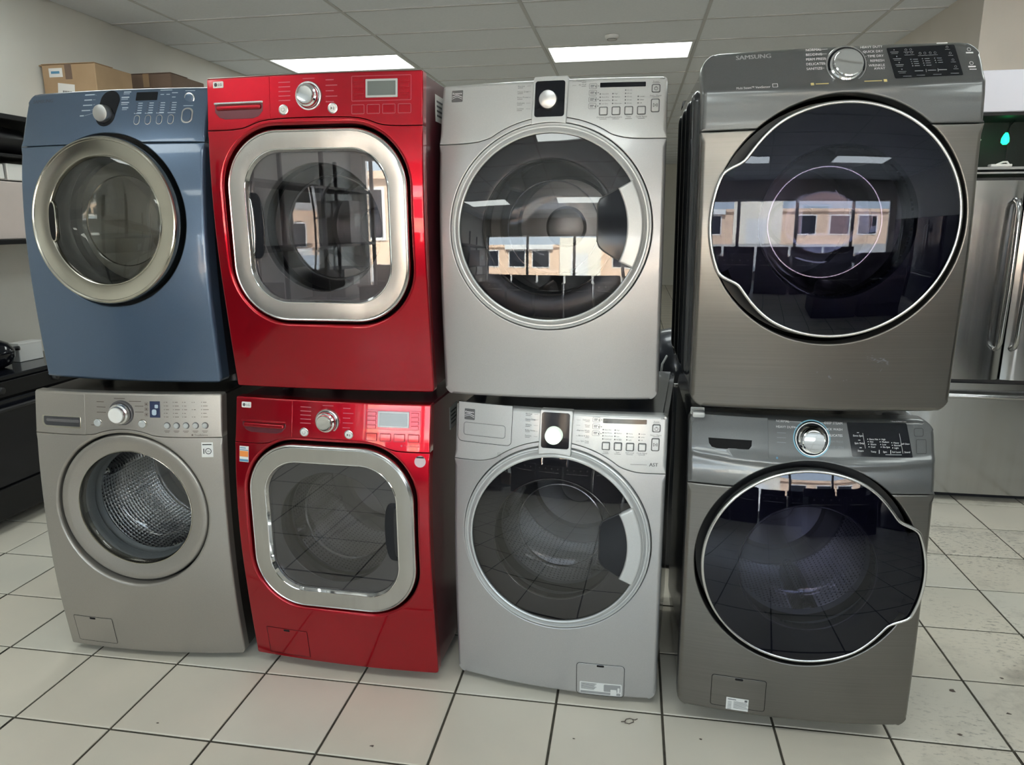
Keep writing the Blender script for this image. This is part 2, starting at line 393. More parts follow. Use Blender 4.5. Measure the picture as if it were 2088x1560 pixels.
# ------------------------------------------------------------------ print: lettering, dots, rules
_fc = bpy.data.curves.new('f', 'FONT'); _fc.resolution_u = 2; _fo = bpy.data.objects.new('f', _fc); _cache = {}
def letters(s):
    if s not in _cache:
        _fc.body = s; me = bpy.data.meshes.new_from_object(_fo)
        V = np.array([v.co[:2] for v in me.vertices]) if len(me.vertices) else np.zeros((0, 2)); F = [tuple(p.vertices) for p in me.polygons]
        bpy.data.meshes.remove(me); _cache[s] = (V, F)
    return _cache[s]
class Ink:
    def __init__(s, df, off=.0008): s.V = []; s.F = []; s.df = df; s.off = off
    def poly(s, P):
        o = len(s.V); s.V += [tuple(p) for p in P]; s.F.append(tuple(range(o, o+len(P)))); return s
    def text(s, t, u, v, h, al='L', wid=None, bold=0):
        V, F = letters(t); k = h/.69; X = V*k; w_ = X[:, 0].max()-X[:, 0].min(); X[:, 0] -= X[:, 0].min()
        if wid: X[:, 0] *= wid/w_; w_ = wid
        X = X+np.array([u-(0 if al == 'L' else w_/2 if al == 'C' else w_), v-h/2])
        for du in ((0, bold) if bold else (0,)):
            o = len(s.V); s.V += [(a+du, b) for a, b in X]; s.F += [tuple(i+o for i in f) for f in F]
        return s
    def bar(s, u0, u1, v, h=.0012):
        n = max(1, int((u1-u0)/.02)); e = np.linspace(u0, u1, n+1)
        for a, b in zip(e, e[1:]): s.poly([(a, v-h/2), (b, v-h/2), (b, v+h/2), (a, v+h/2)])
        return s
    def line(s, a, b, h=.0008):
        a, b = np.array(a), np.array(b); d = (b-a)/max(np.hypot(*(b-a)), 1e-9); n = np.array([-d[1], d[0]])*h/2; return s.poly([a-n, b-n, b+n, a+n])
    def dot(s, u, v, r=.0018): return s.poly(circ(u, v, r, 10))
    def frame(s, P, h=.0008):
        P = dense(ccw(P), .012); mi, _ = vnorm(P); Q = P-mi*h; n = len(P); o = len(s.V); s.V += [tuple(p) for p in P]+[tuple(p) for p in Q]
        s.F += [(o+i, o+(i+1) % n, o+n+(i+1) % n, o+n+i) for i in range(n)]; return s
    def build(s, name, m, parent, label=None):
        V = np.array(s.V); d = s.df(V[:, 0], V[:, 1])+s.off
        o = obj(name, mesh(np.c_[V[:, 0], -d, V[:, 1]], s.F), m, parent)
        if any(w_ in name for w_ in ('lettering', 'print', 'symbols', 'chips')): o['kind'] = 'stuff'
        return o

# ------------------------------------------------------------------ appliance base
W = .686
class App:
    """one washer or dryer: frame at the bottom centre of its front, surface depth d(u, v)"""
    def __init__(s, name, label, cat, x, y, yaw, roll, zb, zt, prof, bow):
        s.e = empty(name, (x, y, zb), (0, -roll, yaw)); tag(s.e, label, cat); s.H = zt-zb; s.zb = zb; s.bow = bow
        X = np.array([p[0] for p in prof])*s.H; Y = np.array([p[1] for p in prof]); h = np.diff(X); dl = np.diff(Y)/h; mm = np.zeros(len(X)); mm[0] = dl[0]; mm[-1] = dl[-1]
        for i in range(1, len(X)-1): mm[i] = (dl[i-1]*h[i]+dl[i]*h[i-1])/(h[i]+h[i-1])
        tv = np.linspace(0, s.H, 400); ty = []
        for t in tv:
            i = min(np.searchsorted(X, t, side='right')-1, len(h)-1); q = (t-X[i])/h[i]
            ty.append((2*q**3-3*q*q+1)*Y[i]+(q**3-2*q*q+q)*h[i]*mm[i]+(-2*q**3+3*q*q)*Y[i+1]+(q**3-q*q)*h[i]*mm[i+1])
        s.tv, s.ty = np.append(np.insert(tv, 0, -.05), s.H+.05), np.append(np.insert(np.array(ty), 0, ty[0]-.05*mm[0]), ty[-1]+.05*mm[-1])
    def vp(s, v): return np.interp(v, s.tv, s.ty)
    def d(s, u, v): return s.vp(v)+s.bow*(1-np.minimum(1, (2*np.asarray(u)/W)**2))
    def off(s, o): return lambda u, v: s.d(u, v)+o
    fine = None
    def cabinet(s, m, depth=.74, ribs=0, feet=.03, fm='black_plastic', bev=.006):
        hw = W/2-.003; vs = np.linspace(.012, s.H-.004, 24); B = bmesh.new(); L = []
        for u in (-hw, hw):
            L.append([B.verts.new((u, -s.vp(v)+.022, v)) for v in vs]+[B.verts.new((u, depth, s.H-.004)), B.verts.new((u, depth, .012))])
        n = len(L[0])
        for i in range(n): B.faces.new((L[0][i], L[0][(i+1) % n], L[1][(i+1) % n], L[1][i]))
        top_b = [f for f in B.faces]
        # leave the front open: the first strip of faces is replaced by the shell panels
        bmesh.ops.delete(B, geom=[f for f in top_b[:len(vs)-1]], context='FACES_ONLY')
        B.faces.new(L[0][::-1]); B.faces.new(L[1])
        bmesh.ops.recalc_face_normals(B, faces=B.faces)
        es = [e for e in B.edges if len(e.link_faces) == 2 and e.calc_face_angle(0) > .8]; 
        ly = [e for e in es if abs(e.verts[0].co.y-e.verts[1].co.y) > .4]; ot = [e for e in es if e not in ly]
        bmesh.ops.bevel(B, geom=ot, offset=.006, segments=2, affect='EDGES')
        ly = [e for e in B.edges if e.is_valid and len(e.link_faces) == 2 and abs(e.verts[0].co.y-e.verts[1].co.y) > .4 and e.calc_face_angle(0) > .8]
        bmesh.ops.bevel(B, geom=ly, offset=bev, segments=4, affect='EDGES')
        me = bpy.data.meshes.new('m'); B.to_mesh(me); B.free(); me.shade_smooth(); me.set_sharp_from_angle(angle=.6)
        o = obj('cabinet', me, m, s.e)
        for sg in ((-1, 1) if ribs else ()):
            for k in range(ribs):
                yc = .17+k*.155; P = dense(rrect(yc-.034, yc+.034, .06, s.H-.075, .034, 8), .05); mi, _ = vnorm(P); V = []; F = []; nn = len(P)
                for ins, h in ((0, 0), (.003, .006), (.010, .012), (.020, .0155), (.031, .017)):
                    Q = P-mi*ins; V += [(sg*(hw+h-.0005), a, b) for a, b in Q]
                for a in range(4):
                    for i in range(nn): F.append((a*nn+i, a*nn+(i+1) % nn, (a+1)*nn+(i+1) % nn, (a+1)*nn+i))
                F.append(tuple(range(4*nn, 5*nn))); obj('side_rib', mesh(V, F, 40), m, s.e)
        for u in (-.27, .27):
            for y in (.20, depth-.09):
                B2 = MB(); B2.tube([(u, y, -feet), (u, y, -feet+.012), (u, y, .014)], [.024, .024, .016], 14); B2.build('foot', fm, s.e, 40)
        return o
    def fronts(s, cm, fm, v, seam, hole, rad=(.01,)*4, hr=.008, hback=.06, grid=.026, edge=.006, split=None, gap=.0016):
        """control panel above the seam, front panel below it; the door opening is cut in the front panel,
        or (split = centre, radius) the opening parts both"""
        hw = W/2; H = s.H; box = rrect(-hw, hw, .004, H, list(rad), 8); g2 = gap/2
        if split:
            (cu, cv), R = split; dv = v-cv; ux = math.sqrt(R*R-dv*dv); a1 = math.atan2(dv, ux); a0 = pi-a1
            up_s = [(-hw, v)]+[(cu+R*math.cos(a), cv+R*math.sin(a)) for a in np.linspace(a0, a1, 48)]+[(hw, v)]
            lo_s = [(-hw, v)]+[(cu+R*math.cos(a), cv+R*math.sin(a)) for a in np.linspace(a0, a1+2*pi, 110)]+[(hw, v)]
            lim = lambda u: v
        else:
            up_s = lo_s = [tuple(p) for p in seam]; sv = np.array(seam); lim = lambda u: float(np.interp(u, sv[:, 0], sv[:, 1]))
        def nr(P):      # crisp at the seam, soft round the outside
            t = np.clip((np.minimum(np.abs(np.abs(P[:, 0])-hw), np.minimum(np.abs(P[:, 1]-H), np.abs(P[:, 1]-.004)))-.0005)/.004, 0, 1)
            t2 = np.clip((np.abs(P[:, 1]-np.array([lim(u) for u in P[:, 0]]))-.001)/.006, 0, 1) if not split else np.clip((np.abs(P[:, 1]-v)-.001)/.006, 0, 1)
            return np.where(t > .5, .0045 if split else .002, .002+(edge-.002)*t2)
        R_ = sorted([tuple(p) for p in box if p[0] > 0 and p[1] > lim(p[0])+.002], key=lambda p: (p[1], -p[0])); L_ = sorted([tuple(p) for p in box if p[0] <= 0 and p[1] > lim(p[0])+.002], key=lambda p: (-p[1], -p[0]))
        up_o = clean(np.array([(a, b+g2) for a, b in up_s]+R_+L_))
        R_ = sorted([tuple(p) for p in box if p[0] > 0 and p[1] < lim(p[0])-.002], key=lambda p: (p[1], p[0])); L_ = sorted([tuple(p) for p in box if p[0] <= 0 and p[1] < lim(p[0])-.002], key=lambda p: (-p[1], p[0]))
        lo_o = clean(np.array([(a, b-g2) for a, b in lo_s[::-1]]+L_+R_))
        bk = .05 if split else .034
        cp = panel('control_panel', up_o, s.d, cm, s.e, r=nr, back=bk, grid=.008 if split and s.zb < .08 or split and s.bow < .026 else grid, seg=4)
        fp = panel('front_panel', lo_o, s.d, fm, s.e, holes=[] if split else [hole], r=nr, hr=hr, back=bk, hback=hback, grid=grid, seg=4)
        return cp, fp
    def access(s, u0, u1, v0, v1, m, r=.006, parent=None):
        a = panel('access_cover', rrect(u0, u1, v0, v1, r), s.d, m, parent or s.e, r=.001, off=.0012, back=.003)
        k = Ink(s.d, .0006); k.frame(rrect(u0-.0016, u1+.0016, v0-.0016, v1+.0016, r), .0016); k.build('cover_gap', 'seam_dark', a)
        um = (u0+u1)/2; panel('latch', rrect(um-.012, um+.012, v1-.009, v1-.001, .003), s.off(.0013), 'seam_dark', a, r=.0006, off=.0004, back=.002)
        return a
    def disc(s, name, u, v, r, m, parent, h=.005, rim=.0015, dish=0, n=28, base=0):
        d0 = float(s.d(np.array([u]), np.array([v]))[0])+base
        return lathe(name, (u, v), [(r, d0-.006), (r, d0+h-rim), (r-rim*.3, d0+h-rim*.3), (r-rim, d0+h), (r*.6, d0+h-dish*.6), (0, d0+h-dish)], m, parent, n, 40)
    def slab(s, name, P, m, parent, off=.003, r=.0012, back=None, base=0):
        return panel(name, P, s.off(base), m, parent, r=r, off=off, back=back if back else off+.004, grid=.05)

def drum(app, c, R=.245, deep=.46, start=-.07, m='drum_perforated', back='drum_plain', baf=3, rot=.4, glow=None):
    cu, cv = c
    d = lathe('drum', c, [(R*.80, start+.012), (R*.90, start+.004), (R, start-.01), (R, start-.02), (R, start-deep), (R-.015, start-deep-.02)], m, app.e, 64, 30, origin=True)
    b = lathe('drum_back', (0, 0), [(R, start-deep-.008), (R*.72, start-deep+.012), (R*.68, start-deep-.004), (R*.3, start-deep+.002), (R*.26, start-deep+.02), (0, start-deep+.03)], back, d, 64, 30)
    for k in range(baf):
        a = rot+k*2*pi/baf; V = []; F = []; ss = [(-.040, 0), (-.028, .022), (-.014, .05), (0, .058), (.014, .05), (.028, .022), (.040, 0)]; n = len(ss)
        ys = [(.03, .0), (.055, .75), (.09, 1), (deep-.08, 1), (deep-.04, .75), (deep-.015, 0)]
        for y, sc in ys:
            for t, h in ss:
                rr = R-h*sc+.001; tt = t*(.5+.5*sc); x, z = tt*math.cos(a)+rr*math.sin(a), -tt*math.sin(a)+rr*math.cos(a); V.append((x, -(start-y), z))
        for i in range(len(ys)-1):
            for j in range(n-1): F.append((i*n+j, i*n+j+1, (i+1)*n+j+1, (i+1)*n+j))
        obj('baffle', mesh(V, F, 50), m, d)
    # dark tub round the drum mouth so that nothing shows through to the cabinet
    lathe('tub_rim', c, [(R+.06, start+.02), (R*.93, start+.015), (R*.80, start+.012)], 'black_plastic', app.e, 64, 40)
    return d
def gasket(app, c, r0, r1, d0, m='rubber_grey'):
    return lathe('gasket', c, [(r0+.03, d0+.004), (r0, d0), (r0-.012, d0-.012), (r0-.006, d0-.024), (r1+.012, d0-.032), (r1, d0-.046), (r1+.01, d0-.06), (r1+.03, d0-.066)], m, app.e, 80, 50)
def arch_seam(v, cu, cv, R, flare=.03, n=21, top=None):
    """seam line: level, sweeping up over the door in an arc, level again"""
    dv = v-cv; ux = math.sqrt(max(R*R-dv*dv, 1e-6)); a0 = math.atan2(dv, -ux); a1 = math.atan2(dv, ux)
    P = [(-W/2, v), (cu-ux-flare, v)]
    for k in range(n+1):
        a = a0+(a1-a0)*k/n
        if k == 0 or k == n: continue
        P.append((cu+R*math.cos(a), cv+R*math.sin(a)))
    P += [(cu+ux+flare, v), (W/2, v)]; Q = chaikin(P, 2); return Q

def tilt(objs, cv, slope):
    """lean a door with the front it sits in"""
    for o in objs:
        for v in o.data.vertices: v.co.y -= slope*(v.co.z-cv)
        o.data.update()
def polar(cu, cv, f, n=160):
    a = np.arange(n)*2*pi/n; r = np.array([f(x) for x in a]); return np.c_[cu+r*np.cos(a), cv+r*np.sin(a)]
def knob_chrome(app, u, v, R, parent, cap='chrome', skirt='chrome', base='satin_chrome', h=.028, off=(0, 0)):
    d0 = float(app.d(np.array([u]), np.array([v]))[0])
    k = lathe('knob_ring', (u, v), [(R, d0-.004), (R, d0+.003), (R-.002, d0+.006), (R-.006, d0+.006), (R-.008, d0+.002)], base, parent, 48, 40)
    r = R-.008
    c = lathe('knob', (u, v), [(r, d0), (r, d0+h*.55), (r-.002, d0+h*.7), (r*.80, d0+h*.78), (r*.74, d0+h), (r*.70, d0+h+.0015), (r*.5, d0+h+.001), (0, d0+h+.0015)], skirt, parent, 48, 30)
    return k, c

# ================================================================== the setting
def struct(o, kind='structure'): o['kind'] = kind; return o
# floor: grout bed with one object per tile where the camera sees it
floor = struct(MB().box(XL-.1, XR+.1, YW-.1, YB+.1, -.08, -.0035).build('floor', 'grout'))
def tile_mesh(sx, sy, z0, z1, bev=.0025):
    B = bmesh.new(); hx, hy = sx/2, sy/2
    P = [(-hx, -hy), (hx, -hy), (hx, hy), (-hx, hy)]
    a = [B.verts.new((x, y, z0)) for x, y in P]; b = [B.verts.new((x, y, z1-bev*.6)) for x, y in P]
    c = [B.verts.new((x-math.copysign(bev, x), y-math.copysign(bev, y), z1)) for x, y in P]
    for q, w_ in ((a, b), (b, c)):
        for i in range(4): B.faces.new((q[i], q[(i+1) % 4], w_[(i+1) % 4], w_[i]))
    B.faces.new(c); me = bpy.data.meshes.new('tile'); B.to_mesh(me); B.free(); return me
TM = tile_mesh(TS-.0082, TS-.0082, -.0045, 0); TM.materials.append(MATS['floor_tile'])
iv = mw.inverted()
def seen(x, y, z=0, pad=90):
    q = iv @ Vector((x, y, z))
    if q.z > -.2: return False
    px, py = 1044+FPX*q.x/-q.z, 780-FPX*q.y/-q.z
    return -pad < px < 2088+pad and -pad < py < 1560+pad
near, rest = [], []
for i in range(math.floor(XL/TS), math.ceil(XR/TS)):
    for j in range(math.floor(YW/TS), math.ceil(YB/TS)):
        cx, cy = (i+.5)*TS, (j+.5)*TS
        if cx-TS*.5 < XL-.02 or cx+TS*.5 > XR+.3 or cy < YW: continue
        hidden = .25 < cx < 3.05 and .75 < cy < 4
        (near if (seen(cx, cy) and cy < 4.6 and not hidden) else rest).append((cx, cy))
near.sort(key=lambda p: (p[0]-2.3)**2+(p[1]+2.1)**2)
rest += near[290:]; near = near[:290]
for cx, cy in near:
    o = obj('floor_tile', TM, None, floor, (cx, cy, random.uniform(-.0006, .0004))); o.rotation_euler = (random.uniform(-.0009, .0009), random.uniform(-.0009, .0009), 0)
V = []; F = []
for cx, cy in rest:
    o = len(V); h = TS/2-.0041; V += [(cx-h, cy-h, 0), (cx+h, cy-h, 0), (cx+h, cy+h, 0), (cx-h, cy+h, 0)]; F.append((o, o+1, o+2, o+3))
tag(obj('distant_tiles', mesh(V, F), 'floor_tile', floor), kind='stuff')

# ceiling: lay-in boards on a light grid
GX = [.295+1.225*k for k in range(-1, 6)]; GY0 = 4.16-.615*18; NYR = int((YB-GY0)/.615)+1
GY = [GY0+.615*k for k in range(NYR+1)]
ceil = struct(MB().box(XL-.1, XR+.1, YW-.1, YB+.1, HC+.03, HC+.10).build('ceiling', 'ceiling_board'))
xs = [XL]+[x for x in GX if XL < x < XR]+[XR]
g = MB()
for x in xs[1:-1]: g.box(x-.012, x+.012, YW, YB, HC-.002, HC+.028)
for y in GY:
    if YW < y < YB:
        for a, b in zip(xs, xs[1:]): g.box(a+.012, b-.012, y-.012, y+.012, HC-.002, HC+.028)
g.build('grid', 'ceiling_grid', ceil)
LIGHTS = [(.295-1.225, 4.16), (1.52, 4.16), (-.93, 1.085), (1.52, 1.085), (3.97, 1.085), (-.93, -1.99), (1.52, -1.99), (3.97, -1.99), (-.93, -5.065), (1.52, -5.065), (3.97, -5.065), (-.93, 7.235), (-.93, 10.31), (-.93, 13.385)]  # last three are hidden panels added to brighten the rear ceiling
lit = {(round(a, 2), round(b, 2)) for a, b in LIGHTS}
V = []; F = []; BM = {}
for a, b in zip(xs, xs[1:]):
    for y in GY[:-1]:
        if y+.6 < YW or y > YB or (round(a, 2), round(y, 2)) in lit or (a == XL and (round(-2.155, 2), round(y, 2)) in lit): continue
        x0, x1, y0, y1 = a+.008, b-.008, max(y, YW)+.008, min(y+.615, YB)-.008
        if y > 1.9 and b < 4.5 and seen((x0+x1)/2, (y0+y1)/2, HC, 200):
            key = (round(x1-x0, 3), round(y1-y0, 3))
            if key not in BM:
                BM[key] = tile_mesh(key[0], key[1], 0, .012, .004); BM[key].materials.append(MATS['ceiling_board'])
            obj('ceiling_tile', BM[key], None, ceil, ((x0+x1)/2, (y0+y1)/2, HC+.014+.001), (pi, 0, 0))
        else:
            o = len(V); V += [(x0, y0, HC+.004), (x1, y0, HC+.004), (x1, y1, HC+.004), (x0, y1, HC+.004)]; F.append((o, o+3, o+2, o+1))
tag(obj('other_boards', mesh(V, F), 'ceiling_board', ceil), kind='stuff')
LAB = {0: 'pale fluorescent ceiling panel above the red dryer', 1: 'bright fluorescent ceiling panel behind the light silver dryer'}
for i, (x, y) in enumerate(LIGHTS):
    e = empty('ceiling_light', (x+.6125, y+.3075, HC)); vis = i in LAB
    tag(e, LAB.get(i, 'unseen fluorescent ceiling panel; the rear ones are added to light the back'), 'ceiling light', 'fluorescent ceiling panels')
    f = MB(); hx, hy = .597, .292
    for (a, b, c_, d_) in ((-hx, hx, -hy, -hy+.022), (-hx, hx, hy-.022, hy), (-hx, -hx+.022, -hy+.022, hy-.022), (hx-.022, hx, -hy+.022, hy-.022)): f.box(a, b, c_, d_, -.004, .02, .002)
    f.build('frame', 'lamp_frame', e)
    # slightly ribbed acrylic diffuser
    V = []; F = []; n = 24
    for k in range(n+1):
        yy = -hy+.022+(2*hy-.044)*k/n; zz = .004+.003*math.cos(k/n*4*pi); V += [(-hx+.022, yy, zz), (hx-.022, yy, zz)]
    F = [(2*k, 2*k+2, 2*k+3, 2*k+1) for k in range(n)]; obj('diffuser', mesh(V, F, 60), 'lamp_diffuser', e)
sd = empty('smoke_detector', (2.085, 3.89, HC)); tag(sd, 'small white round smoke detector on the ceiling beside the lit panel', 'detector')
o = lathe('housing', (0, 0), [(.055, .0), (.055, .012), (.048, .022), (.03, .030), (0, .032)], 'lamp_frame', sd, 28, 40); o.rotation_euler = (pi/2, 0, 0)
o = lathe('vent_ring', (0, 0), [(.040, .026), (.040, .031), (.034, .0325), (.034, .028)], 'label_grey', sd, 28, 40); o.rotation_euler = (pi/2, 0, 0)

# walls
struct(MB().box(XL-.12, XL, YW-.12, YB+.12, 0, HC+.1).build('wall_left', 'wall_paint'))
struct(MB().box(4.33, XR+.1, 3.0, YB+.12, 0, HC+.1).build('wall_right', 'wall_beige'))
struct(MB().box(XR, XR+.12, YW-.12, 3.0, 0, HC+.1).build('wall_side', 'wall_paint'))
struct(MB().box(XL, 4.33, YB, YB+.12, 0, HC+.1).build('wall_back', 'wall_paint'))
struct(MB().box(XL, XL+.012, .3, YB, 0, .09, .002).build('baseboard_left', 'black_plastic'))
# shop front: sill, head and mullions with panes, daylight beyond
WX = [XL+.15, .30, 1.95, 3.6, 5.25, XR-.15]; SILL, HEAD = .22, 2.42
struct(MB().box(XL, XR, YW-.12, YW, HEAD, HC+.1).box(XL, XR, YW-.12, YW, 0, SILL).box(XL, WX[0], YW-.12, YW, SILL, HEAD).box(WX[-1], XR, YW-.12, YW, SILL, HEAD).build('wall_front', 'wall_beige'))
for i, (a, b) in enumerate(zip(WX, WX[1:])):
    wd = struct(MB().box(a, a+.045, YW-.09, YW-.02, SILL, HEAD, .004).box(b-.045, b, YW-.09, YW-.02, SILL, HEAD, .004).box(a+.045, b-.045, YW-.09, YW-.02, SILL, SILL+.06, .004).box(a+.045, b-.045, YW-.09, YW-.02, HEAD-.06, HEAD, .004).build('window_%d' % (i+1), 'satin_chrome'))
    MB().box(a+.045, b-.045, YW-.058, YW-.052, SILL+.06, HEAD-.06).build('pane', 'window_glass', wd)
    pl = bpy.data.lights.new('portal', 'AREA'); pl.shape = 'RECTANGLE'; pl.size = b-a; pl.size_y = HEAD-SILL; pl.cycles.is_portal = True
    po = bpy.data.objects.new('daylight_portal', pl); COL.objects.link(po); po.location = ((a+b)/2, YW-.13, (SILL+HEAD)/2); po.rotation_euler = (pi/2, 0, 0)
# outside: forecourt and the shop across it
struct(MB().box(-40, 45, -45, YW-.12, -.2, -.05).build('ground', 'asphalt'))
bl = empty('building', (2, -26, 0)); tag(bl, 'orange stucco shop building across the forecourt, seen only as reflection', 'building')
MB().box(-14, 14, -6, 0, -.05, 3.5).box(-14.2, 14.2, -.2, .25, 3.3, 3.6).build('wall', 'stucco_orange', bl)
MB().box(-2.2, 2.6, -.1, .3, 0, 4.4).build('porch', 'stucco_cream', bl)
for x in (-11, -7.5, -4.5, 5, 8.5, 11.5):
    wn = MB().box(x-1.1, x+1.1, -.05, .06, .9, 3.0).build('window', 'white_plastic', bl); MB().box(x-.98, x+.98, .03, .07, 1.02, 2.88).build('pane', 'black_gloss', wn)
MB().box(-.9, 1.1, .25, .34, 0, 2.6).build('door', 'white_plastic', bl)
MB().box(-9, -3, .25, .4, 3.05, 3.6).build('sign', 'white_plastic', bl)

# ================================================================== champagne washer (lower left)
A = App('clothes_washer', 'champagne silver washer with clear round door, under the blue dryer', 'washer', .591, .045, .057, 0, .022, 1.008,
        [(0, 0), (.26, .03), (.6, .036), (.83, .02), (1, -.004)], .025)
A.cabinet('brown_black_cabinet', feet=.022)
c = (0, .571)
seam = arch_seam(.838, 0, .571, .292, .045)
cp, fp = A.fronts('champagne_enamel', 'champagne_enamel', .838, seam, circ(*c, .278, 128), rad=(.008, .02, .010, .006), hr=.010, hback=.05, edge=.007)
dd = .034
door = lathe('door', c, [(.271, dd-.04), (.271, dd-.004), (.269, dd), (.265, dd+.002), (.245, dd+.001), (.216, dd-.006), (.212, dd-.0065)], 'champagne_enamel', A.e, 128, 50)
lathe('chrome_trim', c, [(.2125, dd-.008), (.2115, dd-.004), (.2095, dd-.0035), (.2075, dd-.007), (.2065, dd-.02), (.2065, dd-.04)], 'champagne_chrome', door, 128, 60)
lathe('glass', c, [(.207, dd-.022), (.200, dd-.030), (.190, dd-.060), (.176, dd-.110), (.168, dd-.140), (.155, dd-.150), (.10, dd-.153), (0, dd-.154)], 'clear_glass', door, 96, 40)
lathe('inner_frame', c, [(.2065, dd-.036), (.203, dd-.045), (.199, dd-.075), (.204, dd-.078)], 'rubber_grey', door, 96, 40)
gasket(A, c, .232, .196, dd-.06)
drum(A, (0.0, .571), .25, .42, -.055, rot=.9)
# drawer
panel('detergent_drawer', dense(clean(np.array([(-.340, .8405), (-.140, .8405), (-.140, .979), (-.340, .981)])), .03), A.d, 'champagne_enamel', A.e, r=.0012, off=.0014, back=.004)
dw = bpy.data.objects['detergent_drawer']
panel('drawer_handle', rrect(-.314, -.157, .861, .902, [.016, .004, .004, .004]), A.off(.0014), 'champagne_chrome', dw, r=.0015, off=.0006, back=.002)
panel('grip_recess', rrect(-.306, -.160, .867, .899, [.014, .004, .004, .004]), A.off(.0022), 'dark_grey_plate', dw, r=.001, off=.0004, back=.002)  # flat dark plate; shade of the deep recess put into its colour
panel('grip_highlight', rrect(-.296, -.162, .880, .8915, .005), A.off(.0028), 'grey_plate', dw, r=.003, off=.001, back=.003)  # lighter bar put in for the highlight inside the recess
knob_chrome(A, -.003, .919, .044, cp, base='grey_plate', skirt='satin_chrome', h=.03)
A.disc('knob_cap', -.003, .919, .026, 'label_white', cp, h=.036, base=0)
for n_, u in (('power_button', -.092), ('start_button', .071)):
    A.disc('button_ring', u, .884, .0155, 'champagne_chrome', cp, h=.002); A.disc(n_, u, .884, .0135, 'clear_grey_plastic', cp, h=.007, rim=.004)
for k in range(5):
    u = .157+k*.0323; A.disc('button_ring', u, .879, .0115, 'grey_plate', cp, h=.0015); A.disc('button', u, .879, .0098, 'clear_grey_plastic', cp, h=.006, rim=.004)
A.slab('display', rrect(.098, .134, .906, .961, .001), 'blue_display', cp, .0012, .0005)
k = Ink(A.d, .0022); k.poly(rrect(.106, .122, .914, .934, .006)); k.poly(rrect(.116, .128, .938, .950, .003)); k.build('display_icon', 'ink_blue', cp)
k = Ink(A.d)
for j, u in enumerate((.149, .180, .212, .2445, .276)):
    for i in range(5):
        if j == 3 and i in (1, 3): continue
        v = .958-i*.0123; k.dot(u, v, .0014); k.bar(u+.005, u+(.016, .022, .015, .012, .024)[j]*(.7+.3*((i*7+j*3) % 3)/2), v, .0018)
for i in range(5):
    u = .157+i*.0323; k.bar(u-.010, u+.010, .861, .0016); k.bar(u-.007, u+.007, .8565, .0014)
for u0, u1, v in ((-.095, -.068, .956), (-.095, -.062, .938), (-.095, -.061, .920), (-.03, .010, .9685), (.024, .068, .960), (.045, .076, .944), (.045, .076, .924), (-.118, -.100, .876)): k.bar(u0, u1, v, .0022)
for v in (.951, .934, .916): k.frame(rrect(.080, .092, v-.006, v+.006, .002), .001); k.poly(rrect(.083, .089, v-.003, v+.003, .001))
k.text('TrueBalance', .250, .8475, .0062, 'L'); k.dot(.243, .8475, .003); k.text('LG', -.303, .9545, .009, 'L', bold=.0006); k.bar(-.255, -.205, .913, .0016); k.text('3.7', -.195, .915, .006); k.build('panel_lettering', 'ink_brown', cp)
k = Ink(A.d); k.frame(circ(-.312, .955, .0055, 20), .001); k.bar(-.312, -.308, .955, .0012); k.build('emblem', 'ink_white', cp)
st = A.slab('sticker', rrect(.272, .311, .771, .822, .001), 'label_white', A.e, .0006, .0002)
k = Ink(A.off(.0012)); k.bar(.276, .307, .815, .0035); k.bar(.2785, .2815, .792, .018); k.frame(circ(.2955, .792, .0105, 28), .0022); k.bar(.291, .300, .792, .0016); k.build('sticker_print', 'ink_black', st)
A.access(-.300, -.140, .030, .137, 'champagne_enamel')

# ================================================================== blue dryer (upper left)
A = App('clothes_dryer', 'slate blue dryer with round champagne-chrome door, top left of the row', 'dryer', .581, .098, -.02, 0, 1.036, 2.005,
        [(0, 0), (.15, .008), (.3, .014), (.53, .010), (.83, -.034), (1, -.094)], .03)
A.cabinet('shaded_blue_cabinet', feet=.028, bev=.018)
c = (0, .545); SL = -.075
cp, fp = A.fronts('blue_enamel', 'blue_enamel', .791, None, None, rad=(.02, .02, .015, .045), edge=.012, split=(c, .280))
dd = .022; L = []
door = lathe('door', c, [(.266, dd-.04), (.269, dd-.005), (.270, dd+.012), (.268, dd+.024), (.265, dd+.029), (.261, dd+.0305), (.257, dd+.029), (.2555, dd+.027), (.240, dd+.0235), (.212, dd+.0185), (.2100, dd+.0185), (.2080, dd+.0205), (.2055, dd+.0195), (.2035, dd+.010)], 'champagne_chrome', A.e, 128, 16); L.append(door)
L.append(lathe('glass', c, [(.2045, dd+.013), (.19, dd+.016), (.15, dd+.020), (.1, dd+.023), (.05, dd+.0245), (0, dd+.025)], 'warm_clear_glass', door, 96, 40))
L.append(lathe('inner_bowl', c, [(.204, dd+.006), (.196, dd-.03), (.165, dd-.075), (.150, dd-.085), (0, dd-.09)], 'clear_glass', door, 96, 40))
L.append(lathe('bowl_ring', c, [(.150, dd-.083), (.1515, dd-.080), (.1495, dd-.079), (.148, dd-.083)], 'champagne_chrome', door, 96, 60))
tilt(L, .545, SL)
dfd = lambda u, v: dd+.025*np.ones_like(np.asarray(u, float))-.010*((np.asarray(u)/.2)**2+((np.asarray(v)-.545)/.2)**2)+SL*(np.asarray(v)-.545)
hp = ccw(np.array([(-.195+.0125*math.cos(a)*(1+.25*math.sin(a)**2)-.0*math.sin(a), .545+.062*math.sin(a)) for a in np.linspace(0, 2*pi, 40, endpoint=False)])); hp[:, 0] += .12*((hp[:, 1]-.545))**2*30*.1
panel('handle_rim', np.c_[hp[:, 0]+(hp[:, 0]+.195)*.30, .545+(hp[:, 1]-.545)*1.08], dfd, 'champagne_chrome', door, r=.002, off=.0065, back=.010)
panel('handle_slot', hp, dfd, 'seam_dark', door, r=.001, off=.0075, back=.003)
